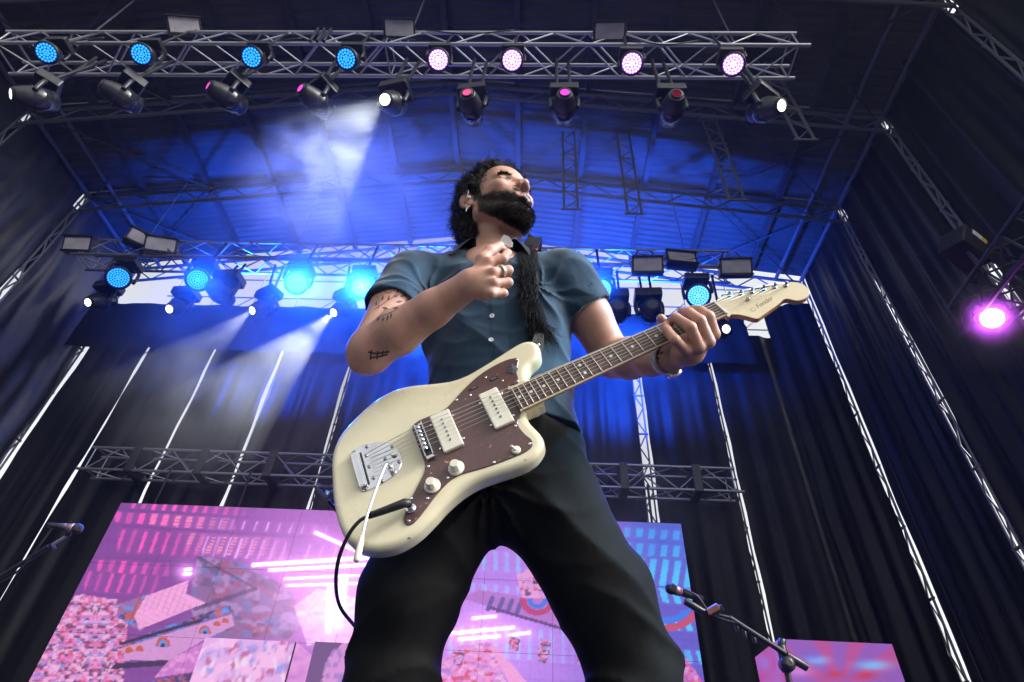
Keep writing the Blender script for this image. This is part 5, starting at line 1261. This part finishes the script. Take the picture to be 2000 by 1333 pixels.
def shirt_post(p, d):
    fr = np.clip((np.interp(p[:, 2], TZ, TY) - p[:, 1]) / .06, 0, 1)
    w = 0.0
    for ap, sg in ((armpitR, 1), (armpitL, -1)):
        v = p - ap; r = np.linalg.norm(v, axis=1); ang = np.arctan2(v[:, 2], v[:, 0] * sg)
        w = w + .0085 * np.exp(-r / .11) * (1 - np.abs(np.sin(ang * 4.2 + 3 * np.sin(r * 18)))) ** 1.8
    w = w + .0055 * ridge(p, (.62, .1, .78), 21, .6, .9, (5, 2, 9)) * np.clip((1.3 - p[:, 2]) / .15, 0, 1) + .0045 * ridge(p, (-.5, .2, .84), 27, 2.1, .8, (7, 1, 5)) * np.clip((1.16 - p[:, 2]) / .1, 0, 1)
    w = w + .0022 * np.sin(p[:, 0] * 55 + 3 * np.sin(p[:, 2] * 14)) * np.sin(p[:, 2] * 38 + 2 * np.sin(p[:, 0] * 20))
    d = d - w + .002
    pk = np.abs(p[:, 0] - np.interp(p[:, 2], TZ, TX) - .006) - .0165
    d = d - .0016 * np.clip(-pk / .002, 0, 1) * (fr > .5)
    v = p - np.array([-.118, 1.0, 1.44]); q = np.hypot(v[:, 0] / 1.0, v[:, 1] + .004); d = np.maximum(d, -np.maximum(q - .066, -(p[:, 2] - 1.36)))
    op = np.abs(p[:, 0] + .096) - .040 * np.clip((p[:, 2] - 1.318) / .075, 0, 1.4)      # open neckline
    d = np.where((p[:, 1] < .995) & (p[:, 2] > 1.318), np.maximum(d, -op), d)
    hem = p[:, 2] - (.955 + .012 * np.sin(p[:, 0] * 11 + 1.3) + .1 * np.clip(-.02 - p[:, 0], 0, .1) * 0)
    d = np.maximum(d, -hem); inner = np.maximum(torso_f(p) + .012, p[:, 2] - 1.02); return np.maximum(d, -inner)
sh.post = shirt_post
V, Q = sdf_mesh(sh, (-.48, .80, .93), (.26, 1.26, 1.50), .0036, slack=.02); V = relax(V, Q, 1, .4)
shirt = link('shirt', npmesh('shirt', V, Q, SHIRT), person); shirt['label'] = 'navy short-sleeved cotton shirt with white buttons'
dg = bpy.context.evaluated_depsgraph_get()
bvh_sh = BVHTree.FromPolygons([tuple(v) for v in V], [tuple(q) for q in Q])
Vs = np.zeros(len(person.data.vertices) * 3, np.float32); person.data.vertices.foreach_get('co', Vs); Vs = Vs.reshape(-1, 3)
bvh_sk = BVHTree.FromPolygons([tuple(v) for v in Vs], [tuple(p.vertices) for p in person.data.polygons])
def hit(bvh, u, v, off=0.0):
    r = Vector(ray(u, v)).normalized(); h = bvh.ray_cast(Vector(CP), r)
    if h[0] is None: return None, None
    n = h[1]; n = n if n.dot(r) < 0 else -n; return np.array(h[0] + n * off), np.array(n)
# buttons
BTN = mat('white_button', (.72, .72, .76), .25, 0, .05, 50)
for u, v in ((963, 570), (961, 618), (959, 665), (957, 716)):
    c, n = hit(bvh_sh, u, v, .0006)
    if c is None: continue
    bt = lathe('button', [(.0052, 0), (.0056, .0009), (.0054, .002), (.0042, .0024), (.0036, .0018), (.0005, .0018)], BTN, person, 22, orient(c, n))
    for k in range(4): a_ = k * math.pi / 2 + .6; lathe('button_hole', [(.0006, .0018), (.0006, .0020)], RUBBER, bt, 8, Matrix.Translation((.0016 * math.cos(a_), .0016 * math.sin(a_), 0)), False)
# collar
NC = np.array([-.112, .994, 1.424]); nax = _n(np.array([.02, -.34, 1.0])); ex_ = _n(np.cross([0, 1.0, 0], nax)) * 1; ey_ = np.cross(nax, ex_)
V = []; Fc = []; nth = 56; th0, th1 = math.radians(-90 + 34), math.radians(270 - 34)
for i in range(nth + 1):
    f = i / nth; th = th0 + (th1 - th0) * f; e = abs(2 * f - 1); pt = max(0, (e - .72) / .28)
    dirv = ex_ * math.cos(th) + ey_ * math.sin(th); tang = -ex_ * math.sin(th) + ey_ * math.cos(th); side = abs(math.cos(th))
    lean = tang * (-.022 if f < .5 else .022) * pt
    for (r, z, w) in ((.070, -.020, 0), (.071, .012, 0), (.073, .034, 0), (.078, .040, 0), (.088, .036, .3), (.104 + .006 * side, .022 - .020 * pt, .7), (.116 + .014 * side, .006 - .034 * pt, 1.0)):
        V.append(NC + dirv * (r + .003 * math.sin(th * 5)) + nax * (z - .012 * e) - lean * w * 1.4)
k = 7
for i in range(nth):
    for j in range(k - 1): b = i * k + j; Fc.append((b, b + 1, b + k + 1, b + k))
col_ = link('collar', mesh('collar', V, Fc, COLLAR, True), person); md = col_.modifiers.new('thickness', 'SOLIDIFY'); md.thickness = .0022; md = col_.modifiers.new('smooth', 'SUBSURF'); md.levels = 1; md.render_levels = 1
# trousers
tr_ = Sdf()
K = [AY(766, 1330, 1.19), AY(1240, 1330, 1.21)]
def trou_pelvis(p):
    q = (p - np.array([-.062, 1.118, .90])) / np.array([.178, .124, .16]); r = (np.abs(q) ** 2.4).sum(1) ** (1 / 2.4); return (r - 1) * .124
tr_.add(trou_pelvis, (-.062, 1.118, .88), .22, .03)
legp = []
for s_, kn, mid in ((-1, K[0], AY(797, 1165, 1.15)), (1, K[1], AY(1178, 1160, 1.16))):
    hj = hipc + np.array([s_ * .092, -.005, -.03]); ft = np.array([kn[0] + s_ * .085, kn[1] + .14, .05]); ml_ = kn * .55 + ft * .45 + np.array([0, .02, 0])
    tr_.path([hj, mid, kn, ml_, ft], [.108, .094, .080, .080, .092], .028); legp.append((hj, mid, kn, ft))
def trou_post(p, d):
    w = 0.0
    cr = np.array([-.085, 1.02, .80])
    v = p - cr; r = np.linalg.norm(v, axis=1); ang = np.arctan2(v[:, 2], np.abs(v[:, 0]) + 1e-6)
    w = w + .013 * np.exp(-r / .16) * (1 - np.abs(np.sin(ang * 5.5 + 1.5 * np.sin(r * 14)))) ** 1.8
    for (hj, mid, kn, ft), ph in zip(legp, (0, 2)):
        t = np.clip((p[:, 2] - kn[2]) / .12, -1, 1); nk_ = np.exp(-((p[:, 2] - kn[2] - .02) / .10) ** 2) * (np.abs(p[:, 0] - kn[0]) < .14)
        w = w + .010 * nk_ * ridge(p, (.25 if ph else -.25, .3, .92), 34, ph, .8, (9, 4, 3))
    w = w + .0075 * ridge(p, (.35, .2, .9), 16, 1.0, 1.2, (6, 3, 4)) + .002 * np.sin(p[:, 2] * 48 + 3 * np.sin(p[:, 0] * 16)) * np.sin(p[:, 0] * 40)
    d = d - w + .003
    return np.maximum(d, .012 - p[:, 2])
tr_.post = trou_post
V, Q = sdf_mesh(tr_, (-.60, .90, -.02), (.50, 1.52, 1.06), .0055, slack=.02); V = relax(V, Q, 2, .4)
trou = link('trousers', npmesh('trousers', V, Q, TROU), person); trou['label'] = 'black straight trousers'
so = Sdf(); SHOE = mat('black_shoe_leather', (.012, .012, .012), .35)
for (hj, mid, kn, ft), s_ in zip(legp, (-1, 1)):
    so = Sdf(); a0 = np.array([ft[0], ft[1] + .03, .045]); a1 = np.array([ft[0] + s_ * .05, ft[1] - .17, .036]); so.cone(a0, a1, .043, .034, .02).cone(a0 + [0, 0, .05], a0, .045, .045, .02)
    so.post = lambda p, d: np.maximum(d, .004 - p[:, 2]); V, Q = sdf_mesh(so, a1 - [.25, .08, .06], a0 + [.25, .12, .14], .006, slack=.02); link('shoe', npmesh('shoe', V, Q, SHOE), person)
# belt line seen behind the guitar
# strap: furry band over the shoulder, leather end on the horn
fpx = [(1044, 470), (1034, 490), (1029, 520), (1031, 552), (1036, 585), (1043, 618), (1050, 645)]
fp = []
for u, v in fpx:
    c, n = hit(bvh_sh, u, v, .007)
    if c is None: c = AY(u, v, 1.0) + np.array([0, -.0, .01]); n = _n(np.array([0, -.6, .8]))
    fp.append((c, n))
horn = GW_((.2845, .126, -.034)); tailb = GW_((-.196, 0, -.034))
strap = thing('guitar_strap', 'black furry guitar strap over the shoulder with a leather end', 'guitar strap', tuple(fp[0][0])); s0 = np.array(strap.location)
def ribbon(name, pts, side, w, m, parent, th=.003):
    pts = np.asarray(pts); n = len(pts); w = np.broadcast_to(w, (n,)); V = []
    for i in range(n):
        t = _n(pts[min(i + 1, n - 1)] - pts[max(i - 1, 0)]); sd = _n(np.asarray(side[i]) - t * np.dot(side[i], t)); nn = np.cross(t, sd)
        V += [pts[i] - sd * w[i] - nn * th, pts[i] + sd * w[i] - nn * th, pts[i] + sd * w[i] + nn * th, pts[i] - sd * w[i] + nn * th]
    Fc = [(4 * i + j, 4 * i + (j + 1) % 4, 4 * i + 4 + (j + 1) % 4, 4 * i + 4 + j) for i in range(n - 1) for j in range(4)] + [(3, 2, 1, 0), tuple(4 * n - 4 + j for j in range(4))]
    return link(name, mesh(name, V, Fc, m, False), parent)
front = spline([c for c, n in fp], 24); side = [np.array([1.0, .05, .1])] * 24
ribbon('fur_band', front - s0, side, .019, FUR, strap)
lea = spline([fp[-2][0] + [0, -.004, 0], fp[-1][0] + [0, -.006, -.01], (fp[-1][0] + horn) / 2 + [.004, -.012, 0], horn + [.004, -.004, .004], horn + [.0, -.002, -.022]], 16)
ribbon('leather_end', lea - s0, [np.array([1.0, .1, .1])] * 16, np.interp(np.arange(16), [0, 6, 10, 15], [.006, .008, .013, .012]), LEATHER, strap, .0018)
back = spline([front[0], front[0] + [.002, .05, -.002], np.array([-.02, 1.14, 1.39]), np.array([-.08, 1.20, 1.22]), np.array([-.13, 1.245, 1.05]), np.array([-.20, 1.245, .90]), np.array([-.30, 1.17, .80]), tailb + [.0, .12, .01], tailb + [-.015, .0, 0]], 50)
ribbon('back_band', back - s0, [np.array([.7, .1, -.6])] * 50, .022, LEATHER, strap)
lathe('end_rivet', [(.004, 0), (.004, .0015), (.002, .003)], SILV, strap, 14, orient(horn + np.array([.006, -.010, .004]) - s0, (0, -1, -.3)))
rs_ = np.random.default_rng(12); n_ = 5200; ii = rs_.uniform(0, 23, n_); i0 = ii.astype(int); fr_ = (ii - i0)[:, None]
pp = front[i0] * (1 - fr_) + front[np.minimum(i0 + 1, 23)] * fr_ + np.array([1.0, .05, .1]) * rs_.uniform(-.019, .019, n_)[:, None]
nn = np.array([n for c, n in fp])[np.clip((ii / 24 * len(fp)).astype(int), 0, len(fp) - 1)] + rs_.normal(size=(n_, 3)) * .35; nn /= np.linalg.norm(nn, axis=1)[:, None]
strands('fur', pp - s0, nn, .015, .0006, .002, FUR, strap, 13, .9, (0, 0, -1.0), 5)
tip_ = fp[-1][0]; n_ = 420; pp = tip_ + rs_.normal(size=(n_, 3)) * np.array([.012, .004, .012]); nn = np.tile(np.array([.5, -.5, -.4]), (n_, 1)) + rs_.normal(size=(n_, 3)) * .3; nn /= np.linalg.norm(nn, axis=1)[:, None]
strands('fur_tuft', pp - s0, nn, .030, .0006, .003, FUR, strap, 14, .5, (.3, 0, -.5), 6)
REDP = mat('red_plastic', (.6, .01, .04), .3); c, n = hit(bvh_sh, 1046, 493, .006)
if c is not None: tag(lathe('guitar_pick', [(.001, 0), (.0055, .0002), (.0055, .0018), (.001, .002)], REDP, None, 16, orient(c, n)), 'red pick tucked beside the furry strap', 'pick')
# pick in the strumming hand, ring, watch
PKM = mat('pearl_white_pick', (.75, .76, .74), .25, 0, .05, 60); pc_ = PX(988, 471, .806); a1 = PX(973, 474, .806) - pc_
V = [(-.011, .004, 0), (-.006, .0125, 0), (.006, .0125, 0), (.013, .005, 0), (.002, -.012, 0), (-.003, -.012, 0)]; V = V + [(x, y, .001) for x, y, z in V]; Fc = [tuple(range(6)), tuple(reversed(range(6, 12)))] + [(i, (i + 1) % 6, 6 + (i + 1) % 6, 6 + i) for i in range(6)]
o = link('plectrum', mesh('plectrum', [(x * 1.5 + y * .35, y * .85, z) for x, y, z in V], Fc, PKM)); o.matrix_world = orient(pc_, (-.25, -.85, -.45), (.8, 0, .5)); tag(o, 'pearl white plectrum pinched in the strumming hand', 'pick')
def hoop(name, c, axis, R, r, m, parent, flat=1.0, n=28, half=None):
    H = orient(c, axis); V = []; Fc = []; ns = 10
    for i in range(n):
        a = 2 * math.pi * i / n
        for j in range(ns):
            b = 2 * math.pi * j / ns; rr = R + r * math.cos(b) * .35; V.append(H @ Vector((rr * math.cos(a), rr * math.sin(a) * flat, r * math.sin(b))))
    for i in range(n):
        for j in range(ns): Fc.append((i * ns + j, ((i + 1) % n) * ns + j, ((i + 1) % n) * ns + (j + 1) % ns, i * ns + (j + 1) % ns))
    return link(name, mesh(name, V, Fc, m, True), parent)
RINGM = mat('pale_green_ring', (.45, .55, .42), .25, .6, .1, 60)
rg = thing('finger_ring', 'pale ring on a finger of the strumming hand', 'ring', (0, 0, 0)); hoop('ring_band', kR[1] * .45 + fR[1][0] * .55, fR[1][0] - kR[1], .0118, .0035, RINGM, rg)
STRAPW = mat('pale_watch_strap', (.42, .38, .40), .4, .2, .1, 60); wt = thing('wrist_watch', 'pale wrist watch worn beside the fretting hand', 'watch', tuple(wL)); 
wc = -d3 * .016; hoop('watch_strap', wc, d3, .0335, .0095, STRAPW, wt, .98, 36)
dn = _n(np.array([.55, -.25, -.75]) - d3 * np.dot([.55, -.25, -.75], d3)); lathe('watch_case', [(.015, -.001), (.0165, .003), (.0165, .007), (.014, .009)], SILV, wt, 24, orient(wc + dn * .032, dn)); lathe('dial', [(.0138, .0088), (.0137, .0094)], RUBBER, wt, 24, orient(wc + dn * .032, dn), False)
# tattoos: thin inked shapes lying on the skin
INKT = mat('tattoo_ink', (.115, .085, .08), .55, 0, .2, 200, spec=.3); INKD = mat('dark_tattoo_ink', (.04, .034, .036), .55, 0, .2, 200, spec=.3)
def ink(polys, m):
    V = []; Fc = []
    for poly in polys:
        hs_ = [hit(bvh_sk, u, v, .0005)[0] for u, v in poly]
        if any(h is None for h in hs_): continue
        b = len(V); V += hs_; c_ = hit(bvh_sk, *np.mean(poly, 0), .0008)[0]
        if c_ is None: continue
        V.append(c_); n = len(poly); Fc += [(b + i, b + (i + 1) % n, b + n) for i in range(n)]
    if V: link('tattoo', mesh('tattoo', V, Fc, m), person)
def leaf(u, v, ln, wd, ang):
    a = math.radians(ang); o = []
    for t in np.linspace(0, 1, 6): o.append((t, math.sin(math.pi * t ** .8)))
    pts = [(t * ln, -wd * s) for t, s in o] + [(t * ln, wd * s) for t, s in reversed(o[1:-1])]
    return [(u + x * math.cos(a) - y * math.sin(a), v + x * math.sin(a) + y * math.cos(a)) for x, y in pts]
def stroke(pts, w):
    pts = np.asarray(pts, float); out = []
    for a, b in zip(pts[:-1], pts[1:]):
        d = _n(b - a); n = np.array([-d[1], d[0]]) * w; m_ = (a + b) / 2; out.append([tuple(a - n), tuple(m_ - n), tuple(b - n), tuple(b + n), tuple(m_ + n), tuple(a + n)])
    return out
T2 = lambda x, y: (660 + x * .2626, 420 + y * .2626)
lv = [leaf(*T2(430, 650), 15, 2.4, -8), leaf(*T2(400, 690), 15, 2.4, 6), leaf(*T2(415, 615), 13, 2.2, -30), leaf(*T2(370, 640), 12, 2.2, -70), leaf(*T2(330, 690), 14, 2.4, 12), leaf(*T2(330, 640), 12, 2.2, -80), leaf(*T2(285, 680), 12, 2.2, -85), leaf(*T2(440, 580), 13, 2.2, -60), leaf(*T2(460, 610), 14, 2.2, -20)]
ink(lv + stroke([T2(200, 740), T2(270, 705), T2(340, 660), T2(400, 620), T2(450, 570)], .7) + stroke([T2(345, 545), T2(350, 575), T2(385, 585), T2(405, 565)], .7) + stroke([T2(290, 600), T2(310, 640), T2(300, 700)], .6), INKT)
ink([leaf(*T2(400, 730), 12, 2.2, 100), leaf(*T2(375, 745), 13, 2.4, 105), leaf(*T2(345, 760), 11, 2.2, 115), leaf(*T2(310, 765), 9, 2.0, 130)] + stroke([T2(290, 770), T2(350, 745), T2(430, 710)], .7), INKT)
ink(stroke([(719, 688), (734, 691), (761, 687)], 1.6) + stroke([(722, 700), (740, 697), (758, 692)], 1.6) + stroke([(726, 684), (723, 703)], 1.4) + stroke([(738, 686), (736, 702)], 1.4) + stroke([(749, 685), (746, 698)], 1.2), INKD)
ink([leaf(1283, 694, 9, 2.4, -60), leaf(1289, 692, 9, 2.2, -30), leaf(1284, 698, 7, 2.2, 40), leaf(1280, 690, 6, 2, -120)], INKD)

# small chips in the lacquer of the guitar
gm = guitar.matrix_world; gbv = BVHTree.FromPolygons([gm @ v.co for v in gb.data.vertices], [tuple(p.vertices) for p in gb.data.polygons]); gi = gm.inverted()
CHIP = mat('bare_wood_chip', (.22, .13, .06), .6); rc_ = random.Random(3)
for u, v, r in ((787, 766, 1.6), (799, 1052, 4.0), (1026, 899, 2.2), (716, 1060, 1.8), (700, 1012, 1.2), (1056, 872, 2.0), (680, 905, 1.2), (905, 985, 1.3)):
    pts = []
    for k in range(7):
        a = 2 * math.pi * k / 7; q = r * rc_.uniform(.5, 1.2); r_ = Vector(ray(u + q * math.cos(a), v + .6 * q * math.sin(a))).normalized(); h = gbv.ray_cast(Vector(CP), r_)
        if h[0] is not None: pts.append(gi @ (h[0] - r_ * .0004))
    if len(pts) == 7: link('lacquer_chip', mesh('lacquer_chip', pts, [tuple(range(7))], CHIP), guitar)
# ================================================================== air
def volume_mat(name, col, dens, cloud=None, aniso=.3):
    m = bpy.data.materials.new(name); m.use_nodes = True; t = m.node_tree; t.nodes.clear()
    v = t.nodes.new('ShaderNodeVolumePrincipled'); v.inputs['Color'].default_value = (*col, 1); v.inputs['Density'].default_value = dens
    v.inputs['Anisotropy'].default_value = aniso
    o = t.nodes.new('ShaderNodeOutputMaterial'); t.links.new(v.outputs[0], o.inputs['Volume'])
    if cloud:
        sc_, lo, hi, seed = cloud
        tc = t.nodes.new('ShaderNodeTexCoord'); ln = t.nodes.new('ShaderNodeVectorMath'); ln.operation = 'LENGTH'
        t.links.new(tc.outputs['Object'], ln.inputs[0])
        fo = t.nodes.new('ShaderNodeMapRange'); fo.interpolation_type = 'SMOOTHSTEP'
        fo.inputs[1].default_value = 1.0; fo.inputs[2].default_value = .25; fo.inputs[3].default_value = 0; fo.inputs[4].default_value = 1
        t.links.new(ln.outputs['Value'], fo.inputs[0])
        mp = t.nodes.new('ShaderNodeMapping'); mp.inputs['Location'].default_value = (seed, seed * .7, 0)
        ge = t.nodes.new('ShaderNodeNewGeometry'); t.links.new(ge.outputs['Position'], mp.inputs['Vector'])
        nz = t.nodes.new('ShaderNodeTexNoise'); nz.inputs['Scale'].default_value = sc_; nz.inputs['Detail'].default_value = 4; nz.inputs['Distortion'].default_value = .6
        t.links.new(mp.outputs[0], nz.inputs['Vector'])
        r2 = t.nodes.new('ShaderNodeMapRange'); r2.inputs[1].default_value = lo; r2.inputs[2].default_value = hi
        t.links.new(nz.outputs['Fac'], r2.inputs[0])
        a = t.nodes.new('ShaderNodeMath'); a.operation = 'MULTIPLY'; b = t.nodes.new('ShaderNodeMath'); b.operation = 'MULTIPLY'
        t.links.new(fo.outputs[0], a.inputs[0]); t.links.new(r2.outputs[0], a.inputs[1])
        t.links.new(a.outputs[0], b.inputs[0]); b.inputs[1].default_value = dens
        t.links.new(b.outputs[0], v.inputs['Density'])
        m.cycles.volume_sampling = 'MULTIPLE_IMPORTANCE'
    return m
V, Fc = box_data(-13, 10, -3, 12.5, -2.4, 12.6)
hz = link('haze', mesh('haze', V, Fc, volume_mat('thin_haze', (.95, .96, 1), HAZE))); hz['kind'] = 'stuff'; hz['label'] = 'thin stage haze filling the air under the canopy'
def smoke(label, c, r, dens, sc_, lo, hi, seed, aniso=.3):
    bm = bmesh.new(); bmesh.ops.create_icosphere(bm, subdivisions=3, radius=1.0); me = bpy.data.meshes.new('smoke'); bm.to_mesh(me); bm.free()
    me.materials.append(volume_mat('drifting_smoke', (.96, .97, 1), dens, (sc_, lo, hi, seed), aniso))
    o = link('smoke', me); o.location = c; o.scale = r; o['kind'] = 'stuff'; o['label'] = label; o['category'] = 'smoke'
    return o
smoke('blue lit smoke drifting under the roof before the rear truss', (-1.2, 6.3, 8.9), (5.8, 2.2, 2.2), .34, .5, .32, .66, 3.1, .3)
smoke('blue smoke hanging around the rear wash lights', (-2.2, 6.1, 7.3), (4.6, 1.1, 1.5), .22, .8, .34, .66, 6.4, .5)
b5 = AY(668, 345, 3.27)
smoke('white lit smoke in the beam of the front moving head', tuple(b5), (1.2, .7, 1.3), .27, 3.2, .34, .66, 1.3)
smoke('pale smoke below the rear moving heads and the low truss', (-3.9, 6.6, 5.4), (3.2, 1.4, 2.2), .2, 1.1, .32, .68, 5.2)
smoke('blue smoke drifting before the back curtains and the low truss', (-.6, 8.4, 5.6), (6.4, 1.0, 3.6), .3, .7, .32, .70, 8.8)
smoke('purple lit smoke around the side truss lamp', tuple(pl.location), (.6, .6, .6), .55, 1.5, .30, .75, 2.2, .6)
